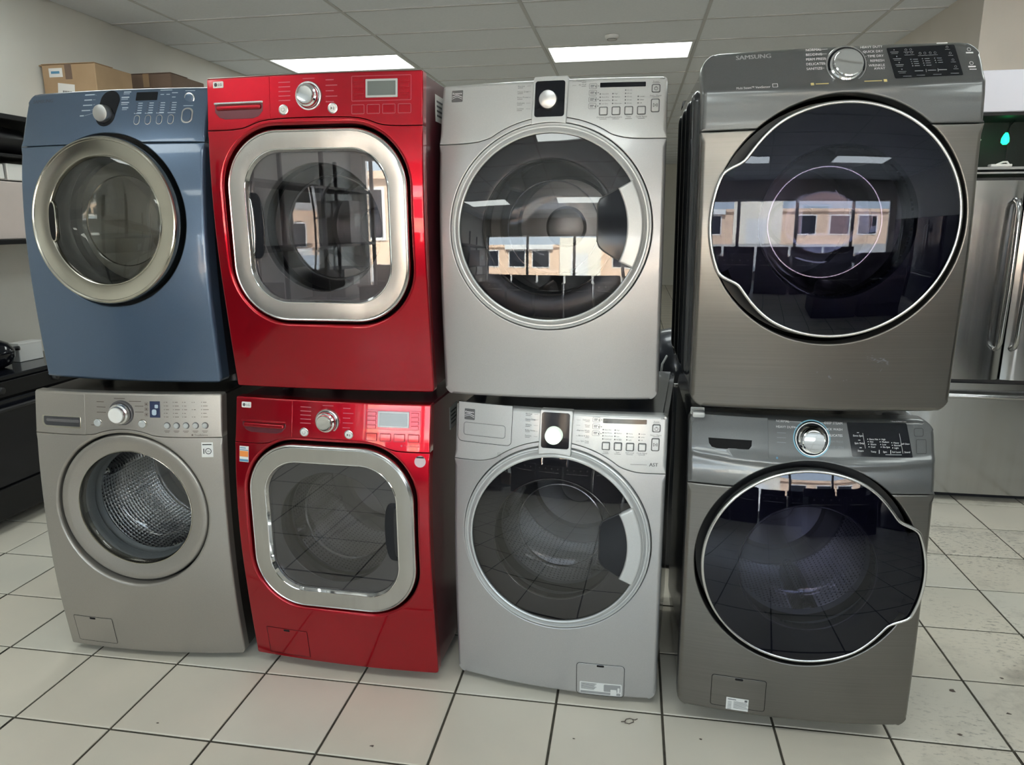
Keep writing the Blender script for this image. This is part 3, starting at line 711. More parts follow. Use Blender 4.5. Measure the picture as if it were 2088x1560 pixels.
gasket(A, c, .235, .205, dd-.075, 'black_plastic')
drum(A, c, .255, .42, -.085, m='drum_enamel', back='drum_enamel', rot=.2)
pill = []
for a in np.linspace(0, pi, 17): pill.append((-.001+.036*math.cos(a)+.004, .928+.036*math.sin(a)))
for a in np.linspace(pi, 2*pi, 17): pill.append((-.006+.036*math.cos(a), .883+.036*math.sin(a)))
A.slab('dial_recess', clean(np.array(pill)), 'black_gloss', cp, .0012, .001)
d0 = float(A.d(np.array([-.008]), np.array([.889]))[0])
lathe('knob', (-.008, .887), [(.028, d0), (.027, d0+.022), (.0255, d0+.026), (.024, d0+.0265), (0, d0+.026)], 'spun_aluminium', cp, 40, 40)
A.slab('display', rrect(.096, .170, .928, .955, .002), 'black_gloss', cp, .0012, .0006)
for k_ in range(4):
    u = .110+k_*.0385; A.slab('button_ring', rrect(u-.0105, u+.0105, .849, .881, .0105), 'satin_chrome', cp, .0012, .0008); A.slab('button', rrect(u-.008, u+.008, .8515, .8785, .008), 'blue_enamel', cp, .0035, .002)
A.disc('button_ring', .278, .932, .0185, 'satin_chrome', cp, h=.0016); A.disc('power_button', .278, .932, .0145, 'blue_enamel', cp, h=.004)
A.slab('button_ring', rrect(.259, .297, .852, .902, .016), 'satin_chrome', cp, .0014, .001); A.slab('start_button', rrect(.264, .292, .857, .897, .013), 'blue_enamel', cp, .004, .002)
k = Ink(A.d)
for i, (a, b) in enumerate(((-.096, -.058), (-.096, -.066), (-.098, -.062), (-.100, -.066), (-.104, -.088))): k.bar(a, b, .953-i*.0172, .0034); k.line((b+.003, .953-i*.0172), (-.052, .950-i*.0145), .0009)
for i, (a, b) in enumerate(((.050, .076), (.044, .072), (.046, .074), (.052, .074))): k.bar(a, b, .957-i*.0172, .0036); k.bar(a, b-.004, .951-i*.0172, .0020)
for j in range(4):
    u = .103+j*.0385
    for i in range(5 if j < 3 else 4): v = .919-i*.0078; k.bar(u+.005, u+.020, v, .0026)
    k.bar(u-.006, u+.020, .8862, .0022)
for u, v in ((.186, .952), (.206, .952), (.226, .943)): k.bar(u-.008, u+.012, v+.008, .0026); k.bar(u-.006, u+.006, v-.006, .0024)
k.bar(.262, .294, .957, .002); k.bar(.262, .294, .908, .002); k.build('panel_lettering', 'ink_blue', cp)
k = Ink(A.d)
for j in range(4):
    for i in range(5 if j < 3 else 4): k.dot(.103+j*.0385, .919-i*.0078, .002)
k.text('SAMSUNG', -.315, .941, .0115, 'L', wid=.088, bold=.0012); k.build('dark_lettering', 'ink_darkblue', cp)

# ================================================================== red pair
def red(app, washer):
    A = app; H = A.H; c = (0, .530 if washer else .524); cu, cv = c
    A.cabinet('burgundy_cabinet', feet=.04 if washer else .028)
    vs = .812 if washer else .815
    seam = chaikin([(-W/2, vs), (-.262, vs), (-.215, vs+.004), (-.165, vs+.024), (-.10, vs+.029), (0, vs+.030), (.10, vs+.029), (.165, vs+.024), (.215, vs+.004), (.262, vs), (W/2, vs)], 2)
    sq = lambda h, r: dense(rrect(cu-h, cu+h, cv-h, cv+h, r, 18), .035)
    cp, fp = A.fronts('red_enamel', 'red_enamel', vs, seam, sq(.300, .184), rad=(.008, .012, .006, .006), hr=.012, hback=.05, edge=.005)
    dd = .046
    door = ring('door', sq(.2915, .178), [(0, dd-.05), (0, dd-.006), (.0015, dd-.001), (.005, dd+.001), (.008, dd-.0005)], 'satin_chrome', A.e, 50)
    ring('chrome_frame', sq(.2835, .171), [(0, dd-.0005), (.0012, dd+.002), (.003, dd+.003), (.012, dd+.0028), (.024, dd+.0024), (.036, dd+.0018), (.0495, dd+.0010)], 'brushed_chrome', door, 12)
    ring('inner_bevel', sq(.234, .123), [(0, dd+.0010), (.0015, dd+.0018), (.003, dd+.0012), (.009, dd-.010), (.010, dd-.020)], 'chrome', door, 20)
    g_ = sq(.2245, .114); flat = lambda u, v: (dd-.013)+0*np.asarray(u)
    panel('glass', g_, flat, 'grey_tint_glass', door, r=.001, back=.004, grid=.06)
    panel('window_plate', sq(.2245, .114), lambda u, v: (dd-.022)+0*np.asarray(u), 'grey_plate' if not washer else 'dark_grey_plate', door, holes=[circ(cu, cv-.003, .196, 96)], r=.001, back=.03, hr=.003, hback=.03, grid=.05)  # dryer plate is lighter: the room's reflection is put into its colour
    lathe('inner_bowl', (cu, cv-.003), [(.198, dd-.045), (.190, dd-.075), (.172, dd-.125), (.160, dd-.145), (.10, dd-.152), (0, dd-.155)], 'smoked_glass', door, 96, 40)
    lathe('bowl_ring', (cu, cv-.003), [(.164, dd-.140), (.166, dd-.136), (.163, dd-.134), (.160, dd-.140)], 'satin_chrome', door, 96, 60)
    gasket(A, (cu, cv-.003), .235, .200, dd-.07, 'rubber_grey' if washer else 'black_plastic')
    drum(A, (cu, cv-.003), .25, .42, -.07, m='drum_perforated' if washer else 'drum_plain', rot=.1)
    # pocket handle let into the glass, on the left of the dryer and on the right of the washer
    sg = 1 if washer else -1; hv = cv+.005
    P = [(sg*.2235, hv-.102)]+[(sg*(.2235-.040*math.sin(a)**.45), hv-.102*math.cos(a)) for a in np.linspace(.02, pi-.02, 26)]+[(sg*.2235, hv+.102)]
    panel('handle_pocket', ccw(clean(np.array(P))), flat, 'black_gloss', door, r=.002, off=.0015, back=.004)
    P2 = [(sg*.2275, hv-.085)]+[(sg*(.2275-.012*math.sin(a)**.5), hv-.085*math.cos(a)) for a in np.linspace(.02, pi-.02, 20)]+[(sg*.2275, hv+.085)]
    panel('handle_grip', ccw(clean(np.array(P2))), flat, 'black_plastic' if washer else 'chrome', door, r=.002, off=.005, back=.004)
    # drawer / left block
    dwr = panel('detergent_drawer' if washer else 'panel_insert', dense(clean(np.array([(-.340, vs+.0025), (-.262, vs+.0025), (-.215, vs+.0065), (-.165, vs+.0265), (-.129, vs+.0300), (-.129, H-.005), (-.340, H-.005)])), .03), A.d, 'red_enamel', A.e, r=.001, off=.0012, back=.004)
    hv0, hv1 = (.849, .886) if washer else (.846, .893)
    pk = [(-.315, hv1), (-.315, hv0+.022), (-.300, hv0+.006), (-.28, hv0), (-.185, hv0), (-.165, hv0+.006), (-.151, hv0+.022), (-.151, hv1)]
    panel('grip_recess', ccw(np.array(pk)), A.off(.0012), 'burgundy_cabinet', dwr, r=.002, off=.0006, back=.003)
    panel('drawer_handle', rrect(-.310, -.156, hv1-.020, hv1-.004, .007), A.off(.0018), 'red_enamel', dwr, r=.006, off=.006, back=.008)
    panel('handle_lip', rrect(-.317, -.150, hv1-.003, hv1+.004, .003), A.off(.0012), 'chrome' if not washer else 'red_enamel', dwr, r=.002, off=.004, back=.006)
    lv = .938 if washer else .949
    lg = A.slab('brand_badge', rrect(-.319, -.283, lv-.0095, lv+.0095, .003), 'label_white', dwr, .0028, .0006)
    k = Ink(A.off(.0028)); k.poly(circ(-.309, lv, .0055, 20)); k.text('LG', -.300, lv, .0075, 'L', bold=.0005); k.build('badge_print', 'ink_grey', lg)
    kv = .900 if washer else .905
    knob_chrome(A, -.003, kv, .042, cp, h=.03)
    bv = .861 if washer else .868
    for n_, u in (('power_button', -.084), ('start_button', .072)):
        A.disc('button_ring', u, bv, .0155, 'satin_chrome', cp, h=.003); A.disc(n_, u, bv, .0125, 'label_white', cp, h=.005, rim=.003)
    k = Ink(A.d, .0056); k.frame(circ(-.084, bv, .006, 20), .001); k.bar(-.0845, -.0835, bv+.005, .005); k.poly([(.067, bv-.005), (.067, bv+.005), (.073, bv)]); k.bar(.0745, .076, bv, .010); k.bar(.0775, .079, bv, .010); k.build('button_symbols', 'ink_grey', cp)
    f0, f1, g0, g1 = (.127, .310, .882, .943) if washer else (.130, .309, .886, .957)
    l0, l1, m0, m1 = (.169, .273, .889, .940) if washer else (.173, .269, .895, .947)
    A.slab('display_bezel', rrect(l0, l1, m0, m1, .002), 'clear_grey_plastic', cp, .0028, .0008)
    A.slab('display', rrect(l0+.006, l1-.006, m0+.006, m1-.006, .001), 'lcd_grey', cp, .0036, .0004)
    for i in range(4):
        v = g1-.011-i*(g1-g0-.014)/3.4
        for u0, u1 in ((f0+.006, l0-.006), (l1+.006, f1-.006)): A.slab('button', rrect(u0, u1, v-.006, v+.005, .002), 'red_enamel', cp, .0022, .001)
    bq = .857 if washer else .863
    for i in range(4):
        u = .149+i*.0467; A.slab('button', rrect(u-.0175, u+.0175, bq-.0115, bq+.0115, .002), 'red_enamel', cp, .0026, .0014)
    k = Ink(A.d, .0005); k.frame(dense(rrect(f0, f1, g0, g1, .003), .03), .0013)
    for i in range(4): u = .149+i*.0467; k.frame(rrect(u-.0195, u+.0195, bq-.0135, bq+.0135, .003), .0012)
    for i in range(5):
        k.bar(-.100, -.062, kv+.042-i*.013, .0024); k.bar(.050, .050+.036*(.7+.3*(i % 2)), kv+.044-i*.0155, .0024)
    k.bar(-.022, .016, kv+.050, .0022)
    if washer: k.text('TrueSteam', -.146, .934, .0070, 'R'); k.text('DirectDrive', -.195, .8935, .0070, 'R'); k.text('TrueBalance', .308, .832, .0068, 'R'); k.dot(.250, .832, .0035)
    else: k.bar(-.172, -.140, .946, .003)
    k.build('panel_lettering', 'ink_rose', cp)
    if washer:
        A.access(-.285, -.128, .020, .126, 'red_enamel', .003)
        st = A.slab('energy_sticker', rrect(-.325, -.290, .747, .800, .0008), 'label_white', A.e, .0006, .0002)
        k = Ink(A.d, .0014); k.poly(rrect(-.324, -.291, .765, .784, .0005)); k.build('orange_band', 'label_orange', st)
        k = Ink(A.d, .0014); k.poly(rrect(-.324, -.291, .749, .7565, .0005)); k.poly(rrect(-.324, -.291, .786, .7885, .0005)); k.bar(-.323, -.300, .794, .003); k.build('blue_band', 'label_blue', st)
        st = A.slab('round_sticker', circ(.312, .784, .0185, 32), 'label_pink', A.e, .0006, .0002); k = Ink(A.d, .0014); k.poly([(.298, .795), (.326, .795), (.322, .8005), (.302, .8005)]); k.build('sticker_band', 'ink_black', st)
    # paper label on the right side of the cabinet
    y0, z0 = (.11, .925) if not washer else (.22, .90)
    lb = MB(); lb.box(W/2-.0028, W/2-.0022, y0, y0+.10, z0-.08, z0); lo_ = lb.build('side_label', 'label_white', A.e)
    lb = MB()
    for i in range(4): lb.box(W/2-.0023, W/2-.0019, y0+.015, y0+.085-.01*(i % 2), z0-.022-i*.014, z0-.016-i*.014)
    lb.build('label_print', 'ink_grey', lo_)
A = App('clothes_dryer', 'glossy red dryer with square chrome door, on top of the red washer', 'dryer', 1.335, .073, -.007, 0, 1.034, 2.004,
        [(0, 0), (.25, .028), (.5, .05), (.75, .048), (1, .022)], .015)
red(A, False)
A = App('clothes_washer', 'glossy red washer with square chrome door, standing on the floor', 'washer', 1.332, .044, -.032, 0, .04, 1.004,
        [(0, 0), (.25, .028), (.5, .045), (.75, .035), (1, -.008)], .015)
red(A, True)

# ================================================================== light silver pair
def silver(app, washer):
    A = app; H = A.H; c = (.003, .5535 if washer else .533); cu, cv = c; SL = -.055 if washer else -.08
    A.cabinet('slate_cabinet', bev=.016, feet=.02 if washer else .03)
    vs = .790 if washer else .786
    seam = arch_seam(vs, cu, cv, .3225, .035)
    cp, fp = A.fronts('silver_plastic', 'silver_enamel', vs, seam, circ(cu, cv, .307, 128), rad=(.035, .035, .018, .010), hr=.004, hback=.04, edge=.012)
    dd = .018 if not washer else .022; L = []
    door = lathe('door', c, [(.3045, dd-.04), (.3045, dd+.002), (.303, dd+.006), (.299, dd+.007), (.295, dd+.003), (.2915, dd+.003), (.288, dd+.010), (.283, dd+.0165), (.278, dd+.0185), (.2745, dd+.017), (.2735, dd+.010)], 'silver_plastic', A.e, 128, 45); L.append(door)
    L.append(dome('glass', circ(cu, cv, .2735, 112), c, 'smoked_glass', door, dd+.013, .019))
    L.append(lathe('dark_border', c, [(.2735, dd+.004), (.210, dd+.012), (.203, dd+.010), (.200, dd-.02)], 'smoke_plate', door, 112, 40))
    L.append(lathe('inner_bowl', c, [(.200, dd-.01), (.192, dd-.04), (.168, dd-.085), (.150, dd-.105), (.142, dd-.110), (.08, dd-.115), (0, dd-.117)], 'clear_glass', door, 96, 40))
    L.append(lathe('window_rim', c, [(.2035, dd+.0115), (.2015, dd+.0135), (.1995, dd+.0115), (.1995, dd+.006)], 'satin_chrome', door, 112, 60))
    L.append(lathe('bowl_ring', c, [(.145, dd-.106), (.146, dd-.102), (.143, dd-.101), (.141, dd-.107)], 'satin_chrome', door, 96, 60))
    tilt(L, cv, SL)
    q = .019/.2735**2
    dfd = lambda u, v: dd+.013+.019-q*((np.asarray(u)-cu)**2+(np.asarray(v)-cv)**2)+SL*(np.asarray(v)-cv)
    a0, a1 = math.radians(-25.5), math.radians(28.5)
    # crescent handle with its dark pocket
    pk = [(.207, cv+.112), (.172, cv+.094), (.155, cv+.083), (.1475, cv+.066), (.1475, cv-.040), (.154, cv-.057), (.170, cv-.072), (.205, cv-.094)]
    arc = [(cu+.240*math.cos(a), cv+.240*math.sin(a)) for a in np.linspace(math.atan2(-.094, .202), math.atan2(.112, .204), 14)]
    po = ccw(np.array(pk[::1]+[]))
    outl = ccw(clean(np.array(list(pk)+arc)))
    panel('handle_pocket_rim', outl, dfd, 'black_plastic', door, r=.0015, off=.0025, back=.005)
    mi, _ = vnorm(outl); panel('handle_pocket', outl-mi*.0035, dfd, 'black_gloss', door, r=.001, off=.0032, back=.003)
    cr = [(cu+.281*math.cos(a), cv+.281*math.sin(a)) for a in np.linspace(a0, a1, 24)]+[(cu+.233*math.cos(a), cv+.233*math.sin(a)) for a in np.linspace(a1, a0, 22)]
    panel('handle', ccw(np.array(cr)), dfd, 'silver_plastic', door, r=.007, off=.013, back=.018, seg=5, grid=.02)
    gasket(A, c, .235, .200, dd-.055, 'rubber_grey' if washer else 'black_plastic')
    drum(A, c, .25, .42, -.07, m='drum_perforated' if washer else 'drum_plain', rot=1.25 if not washer else .5)
    # knob column, overlapping the door rim
    t0 = H+.007; b0 = .838 if washer else .836
    bot = [(u, b0-.006*(u/.052)**2+.002) for u in np.linspace(-.053, .051, 9)]
    outl = clean(np.array(bot+[(.054, H-.01), (.054, H+.001), (.050, H+.006), (-.047, H+.006), (-.051, H+.001), (-.051, H-.01)]))
    col = panel('dial_column', dense(ccw(outl), .02), A.d, 'silver_plastic', A.e, r=.003, off=.012, back=.030, grid=.02)
    i0 = .857 if washer else .854; i1 = .969 if washer else .960
    panel('dial_window', rrect(-.0445, .0445, i0, i1, .008, 6), A.off(.012), 'black_gloss', col, r=.0008, off=.0012, back=.004)
    kv = .900 if washer else .902; d0 = float(A.d(np.array([0.]), np.array([kv]))[0])+.012
    lathe('knob', (-.003, kv), [(.028, d0), (.0265, d0+.020), (.0255, d0+.0225), (.0245, d0+.023), (0, d0+.0225)], 'overexposed_knob_cap' if washer else 'spun_aluminium', col, 44, 40)
    # display, buttons
    e0 = .942 if washer else .937
    A.slab('display', rrect(.146, .279, e0-.0005, e0+.0135, .002), 'black_gloss', cp, .0012, .0005)
    by = .871 if washer else .867
    for i in range(4):
        u = .158+i*.0368; A.slab('button_ring', rrect(u-.0128, u+.0128, by-.0128, by+.0128, .004), 'ink_grey', cp, .0008, .0004); A.slab('button', rrect(u-.0105, u+.0105, by-.0105, by+.0105, .003), 'silver_plastic', cp, .004, .0025)
    A.slab('button_ring', rrect(.296, .3215, .918, .943, .005), 'ink_grey', cp, .0008, .0004); A.slab('power_button', rrect(.2985, .319, .9205, .9405, .004), 'silver_plastic', cp, .003, .0018)
    A.slab('button_ring', rrect(.295, .3205, .8605, .9005, .005), 'ink_grey', cp, .0008, .0004); A.slab('start_button', rrect(.2975, .318, .863, .898, .004), 'silver_plastic', cp, .003, .0018)
    k = Ink(A.d, .0040); k.frame(circ(.3088, .9295, .0055, 20), .0011); k.bar(.3083, .3093, .9335, .006)
    k.line((.302, .876), (.302, .886), .001); k.line((.302, .876), (.309, .881), .001); k.line((.302, .886), (.309, .881), .001); k.bar(.3103, .3113, .881, .010); k.bar(.3133, .3143, .881, .010); k.build('button_symbols', 'ink_black', cp)
    k = Ink(A.d)
    cols = ((4, 4, 3, 3) if washer else (4, 4, 5, 3))
    tx = ((('Extra Hot', 'Hot/Warm', 'Warm/Cold', 'Cold/Cold'), ('High', 'Medium', 'Low', 'No Spin'), ('Heavy', 'Normal', 'Light'), ('Louder', 'Softer', 'Off')) if washer else
          (('Very Dry', 'More Dry', 'Normal Dry', 'Less Dry'), ('High', 'Medium', 'Low', 'Ultra Low'), ('60 min', '50 min', '40 min', '30 min', '20 min'), ('Louder', 'Softer', 'Off')))
    for j, n_ in enumerate(cols):
        for i in range(n_):
            u, v = .1475+j*.0368, by+.0215+(n_-1-i)*.0096; k.dot(u, v, .0021); k.text(tx[j][i], u+.0045, v, .0036)
    for j, s_ in enumerate(('Temp', 'Spin', 'Soil Level', 'Cycle Signal') if washer else ('Dryness Level', 'Temperature', 'Time', 'Cycle Signal')):
        u = .158+j*.0368; k.text(s_, u, by-.0180, .0046, 'C'); k.bar(u-.010, u+.010, by-.0235, .0011)
    k.text('Power', .3088, .9505, .0046, 'C'); k.bar(.298, .320, .9465, .001); k.text('Start / Pause', .3080, .9095, .0046, 'C'); k.bar(.299, .318, .9052, .001)
    k.text('5786' if washer else '1760', .334, .960 if washer else .9595, .0048, 'R', bold=.0004)
    for i in range(3 if washer else 4):
        v = (.951-i*.021) if washer else (.941-i*.0196); k.frame(rrect(.114, .137, v-.0078, v+.0078, .003), .0009); k.bar(.118, .130, v+.002, .0022); k.bar(.118, .128, v-.002, .0016); k.poly(rrect(.1325, .135, v-.004, v+.002, .0005)); k.bar(.139, .1435, v, .0018)
    LF = ('Normal', 'Heavy Duty', 'Whites', 'Bulky Items', 'Sanitize') if washer else ('Normal', 'Heavy Duty', 'Perm Press', 'Delicate', 'Sanitize')
    for i, s_ in enumerate(LF):
        v = (.957-i*.0172) if washer else (.950-i*.0168); k.text(s_, -.100, v, .0048); k.bar(-.100, -.084, v-.0055, .0012); k.line((-.072, v-.001), (-.059, v-.001-.0004*(i-2)), .0007)
    RT = ('Delicate', 'Wool', 'Express Wash', 'Rinse & Spin', 'Spin Only') if washer else ('Timed Dry', 'Air Fluff')
    for i, s_ in enumerate(RT):
        v = (.949-i*.0165) if washer else (.958-i*.0115); k.text(s_, .105, v, .0046, 'R'); k.bar(.092, .105, v-.0052, .0011); k.line((.064, v-.0015), (.076, v-.0015), .0007)
    if washer: k.text('AST', .318, .8185, .0105, 'R', bold=.0009); k.line((.235, .8175), (.285, .8175), .0011); k.frame(rrect(-.190, -.179, .812, .824, .001), .0007); k.bar(-.188, -.181, .818, .001)
    k.build('panel_lettering', 'ink_grey', cp)
    lv = .939 if washer else .932
    lg = A.slab('brand_badge', rrect(-.310, -.274, lv-.0175, lv+.0175, .002), 'ink_grey', cp, .0028 if washer else .001, .0004)
    k = Ink(A.d, .0036 if washer else .0018); k.text('Kenmore', -.292, lv+.008, .0058, 'C', wid=.030, bold=.0004)
    k.line((-.309, lv-.002), (-.292, lv+.003), .0016); k.line((-.292, lv+.003), (-.275, lv-.004), .0016); k.line((-.309, lv-.008), (-.292, lv-.002), .0012); k.line((-.292, lv-.002), (-.275, lv-.010), .0012); k.build('badge_print', 'silver_plastic' if 0 else 'ink_white', lg)
    if washer:
        dwo = clean(np.array([(-.332, .977), (-.332, .875)]+[(-.316-.016*math.cos(a), .866-.016*math.sin(a)) for a in np.linspace(0, pi/2, 6)]+[(-.170, .850)]+[(-.160+.014*math.sin(a), .864-.014*math.cos(a)) for a in np.linspace(0, pi/2, 6)]+[(-.1445, .977)]))
        dw = panel('detergent_drawer', dense(ccw(dwo), .03), A.d, 'silver_plastic', A.e, r=.001, off=.0010, back=.003)
        k = Ink(A.d, .0004); mi, _ = vnorm(ccw(dwo)); k.frame(ccw(dwo)+mi*.0014, .0014); k.build('drawer_gap', 'seam_dark', dw)
        k = Ink(A.d, .0016); k.frame(rrect(-.312, -.166, .871, .913, .009, 6), .0013); k.build('handle_gap', 'ink_grey', dw)
        panel('drawer_handle', rrect(-.310, -.168, .873, .911, .008, 6), A.off(.0010), 'silver_plastic', dw, r=.001, off=.0010, back=.003)
        ac = A.access(.084, .239, .008, .126, 'silver_enamel', .012)
        st = A.slab('instruction_sticker', rrect(.094, .233, .011, .056, .004), 'label_white', ac, .0022, .0003)
        k = Ink(A.d, .0034); k.poly(rrect(.174, .229, .026, .053, .003)); k.poly(rrect(.097, .229, .0135, .0225, .001)); k.build('sticker_blocks', 'label_grey', st)
        k = Ink(A.d, .0036)
        for i in range(6): k.bar(.099, .150-.004*(i % 3), .052-i*.0042, .0014)
        k.build('sticker_print', 'ink_grey', st)
        k = Ink(A.d, .0040); k.poly(rrect(.196, .216, .013, .036, .002)); k.poly(rrect(.219, .226, .026, .044, .002)); k.build('sticker_picture', 'label_white', st)
A = App('clothes_dryer', 'light silver dryer with smoked round door, on top of its matching washer', 'dryer', 2.043, .119, -.013, .007, 1.021, 1.988,
        [(0, 0), (.15, .008), (.3, .014), (.53, .012), (.83, -.03), (1, -.084)], .03)
silver(A, False)
A = App('clothes_washer', 'light silver washer with AST lettering and smoked round door, on the floor', 'washer', 2.073, .064, -.084, 0, .02, .99,
        [(0, 0), (.15, .008), (.3, .014), (.53, .014), (.83, -.012), (1, -.038)], .03)
silver(A, True)

# ================================================================== graphite pair
def graphite(app, washer):
    A = app; H = A.H; d_old = A.d; v_l, b_l = (.826, .020) if washer else (.842, .010)
    A.d = lambda u, v: d_old(u, v)+.0050*np.exp(-((np.asarray(v)-v_l-b_l*(np.asarray(u)/.343)**2)/.0115)**2)
    sg = 1 if washer else -1; c = (.005, .518 if washer else .511); cu, cv = c; SL = -.035 if washer else -.012
    A.cabinet('graphite_cabinet', bev=.040, depth=.70 if washer else .78, ribs=0 if washer else 4, feet=.06 if washer else .038)
    vs = .749 if washer else .749; R = .301
    cp, fp = A.fronts('graphite_plastic', 'graphite_steel', vs, None, None, rad=(.045, .045, .050, .050) if not washer else (.04, .04, .045, .035), edge=.014, split=(c, .317))
    dd = .030 if not washer else .024; L = []
    def rr(a):
        # round pane that swells out at the handle side
        t = abs(((a-(0 if washer else pi))+pi) % (2*pi)-pi); bump = .026 if washer else .022
        if t < .40: return R+bump
        if t < .62: s_ = (t-.40)/.22; return R+bump-(bump+.010)*(3*s_*s_-2*s_**3)
        if t < 1.1: s_ = (t-.62)/.48; return R-.010+.010*(3*s_*s_-2*s_**3)
        return R
    O = polar(cu, cv, rr, 200)
    door = ring('door', O, [(.012, dd-.05), (.004, dd-.012), (0, dd+.004), (.0015, dd+.009), (.0045, dd+.0115), (.008, dd+.0110), (.0095, dd+.009)], 'satin_chrome', A.e, 50); L.append(door)
    mi, _ = vnorm(O)
    L.append(dome('glass', O-mi*.0095, c, 'navy_glass', door, dd+.010, .030 if washer else .022, 18, R=R-.0095))
    L.append(lathe('dark_border', c, [(R-.010, dd+.002), (.21, dd+.010), (.196, dd+.010), (.190, dd-.02)], 'navy_plate', door, 112, 40))
    h_ = [(cu+sg*(R+.012)*math.cos(a), cv+(R+.012)*math.sin(a)) for a in np.linspace(-.42, .42, 18)]+[(cu+sg*(R-.03)*math.cos(a), cv+(R-.03)*math.sin(a)) for a in np.linspace(.42, -.42, 18)]
    L.append(panel('handle_back', ccw(np.array(h_)), lambda u, v: dd+.003+0*np.asarray(u), 'navy_plate', door, r=.002, back=.01))
    L.append(lathe('inner_bowl', c, [(.192, dd-.01), (.184, dd-.05), (.165, dd-.10), (.152, dd-.118), (.145, dd-.122), (.08, dd-.128), (0, dd-.130)], 'clear_glass' if washer else 'smoked_glass', door, 96, 40))
    ro = .150 if not washer else .193
    L.append(lathe('window_rim', c, [(ro+.0015, dd+.010), (ro, dd+.0125), (ro-.0015, dd+.0125), (ro-.003, dd+.010)] if washer else [(ro+.001, dd-.116), (ro, dd-.112), (ro-.0025, dd-.112), (ro-.0035, dd-.118)], 'satin_chrome' if not washer else 'smoke_plate', door, 112, 60))
    tilt(L, cv, SL)
    gasket(A, c, .232, .196, dd-.06, 'rubber_grey' if washer else 'black_plastic')
    drum(A, c, .25, .42, -.07, m='drum_perforated' if washer else 'drum_plain', rot=pi-.25 if washer else .6)
    # dial
    ku, kv = (.010, .902) if not washer else (.001, .897); d0 = float(A.d(np.array([ku]), np.array([kv]))[0]); r_ = .050 if not washer else .048
    kr = lathe('knob_ring', (ku, kv), [(r_, d0-.010), (r_, d0+.003), (r_-.002, d0+.006), (r_-.0045, d0+.006), (r_-.006, d0+.002)], 'satin_chrome', cp, 56, 40)
    k2 = lathe('knob_groove', (ku, kv), [(r_-.005, d0+.0025), (r_-.0095, d0+.002)], 'black_gloss', cp, 56, 40)
    kn = lathe('knob', (ku, kv), [(r_-.009, d0), (r_-.010, d0+.008), (r_-.014, d0+.010), (r_-.0145, d0+.026), (r_-.016, d0+.029), (r_-.019, d0+.0305), (r_-.022, d0+.0300), (0, d0+.029)], 'chrome', cp, 56, 30)
    tilt([kr, k2, kn], kv, -.42 if not washer else -.38)
    # touch display
    P = [(.112, .863), (.290, .863), (.278, .943), (.106, .943)] if not washer else [(.112, .853), (.278, .853), (.263, .944), (.097, .944)]
    if not washer: P = [(.124, .861), (.288, .865), (.278, .947), (.112, .943)]
    P = chaikin(np.array([P[3]]+P+[P[0]]), 0)[1:-1]; Q = []
    for i in range(4):
        a, b, c_ = np.array(P[i-1]), np.array(P[i]), np.array(P[(i+1) % 4])
        for t in (0, .25, .5, .75, 1): p0, p1 = b+(a-b)/np.hypot(*(a-b))*.004, b+(c_-b)/np.hypot(*(c_-b))*.004; Q.append((1-t)**2*p0+2*t*(1-t)*b+t*t*p1)
    ds = A.slab('touch_display', dense(clean(np.array(Q)), .02), 'black_gloss', cp, .0010, .0004)
    k = Ink(A.d, .0016); P = np.array(P)
    def at(x, y): return tuple((P[0]*(1-x)+P[1]*x)*(1-y)+(P[3]*(1-x)+P[2]*x)*y)
    if washer:
        for i, s_ in enumerate(('Extra Spin', 'Spin Only', 'Steam')): p = at(.15, .62-i*.22); k.text(s_, *p, .0046, 'C'); k.bar(p[0]-.003, p[0]+.003, p[1]+.008, .0012)
        for j, (x, ws) in enumerate(((.30, ('Extra Hot', 'Hot', 'Warm', 'Cool')), (.50, ('High', 'Medium', 'Low', 'No Spin')), (.69, ('Heavy', 'Normal', 'Light')))):
            for i, s_ in enumerate(ws): p = at(x, (.30+.075*(3-i)) if j < 2 else (.28+.075*(2-i))); k.dot(p[0], p[1], .0013); k.text(s_, p[0]+.005, p[1], .0042)
        for x, s_ in ((.36, 'Temp'), (.55, 'Spin'), (.74, 'Soil Level'), (.92, 'Sound')): k.text(s_, *at(x, .16), .0044, 'C')
        for x in (.455, .645): p = at(x, .16); k.bar(p[0]-.0008, p[0]+.0008, p[1], .010)
        k.text('Self Clean', *at(.91, .40), .0042, 'C'); k.line(at(.845, .12), at(.845, .70), .0007); k.line(at(.235, .25), at(.235, .70), .0007); k.bar(at(.55, .08)[0], at(.82, .08)[0], at(.6, .08)[1], .0008)
    else:
        for x, y in ((.10, .92), (.11, .70), (.12, .50), (.13, .28)): p = at(x, y); k.dot(*p, .0016); k.bar(p[0]-.010, p[0]+.010, p[1]-.006, .0016); k.bar(p[0]-.008, p[0]+.008, p[1]-.010, .0012)
        for j, x in enumerate((.30, .47, .65)):
            for i in range(4 if j < 2 else 3): p = at(x, .58-.07*i); k.dot(*p, .0015); k.bar(p[0]+.005, p[0]+.017, p[1], .0017)
        for x in (.37, .56, .72): p = at(x, .20); k.bar(p[0]-.010, p[0]+.010, p[1], .0020)
        for x in (.475, .65): p = at(x, .20); k.bar(p[0]-.0007, p[0]+.0007, p[1], .008)
        for x, y in ((.27, .90), (.34, .90), (.27, .80), (.34, .80), (.46, .76), (.53, .76), (.61, .76), (.68, .76), (.88, .92), (.90, .72), (.91, .50), (.92, .28)): p = at(x, y); k.frame(circ(p[0], p[1], .0032, 8), .0008); k.bar(p[0]-.006, p[0]+.006, p[1]-.006, .0012)
        for x, y in ((.18, .05), (.38, .06), (.62, .06), (.88, .07)): p = at(x, y); k.bar(p[0]-.010, p[0]+.010, p[1], .0013)
    k.build('display_lettering', 'ink_white' if washer else 'ink_dim', ds)
    k = Ink(A.d)
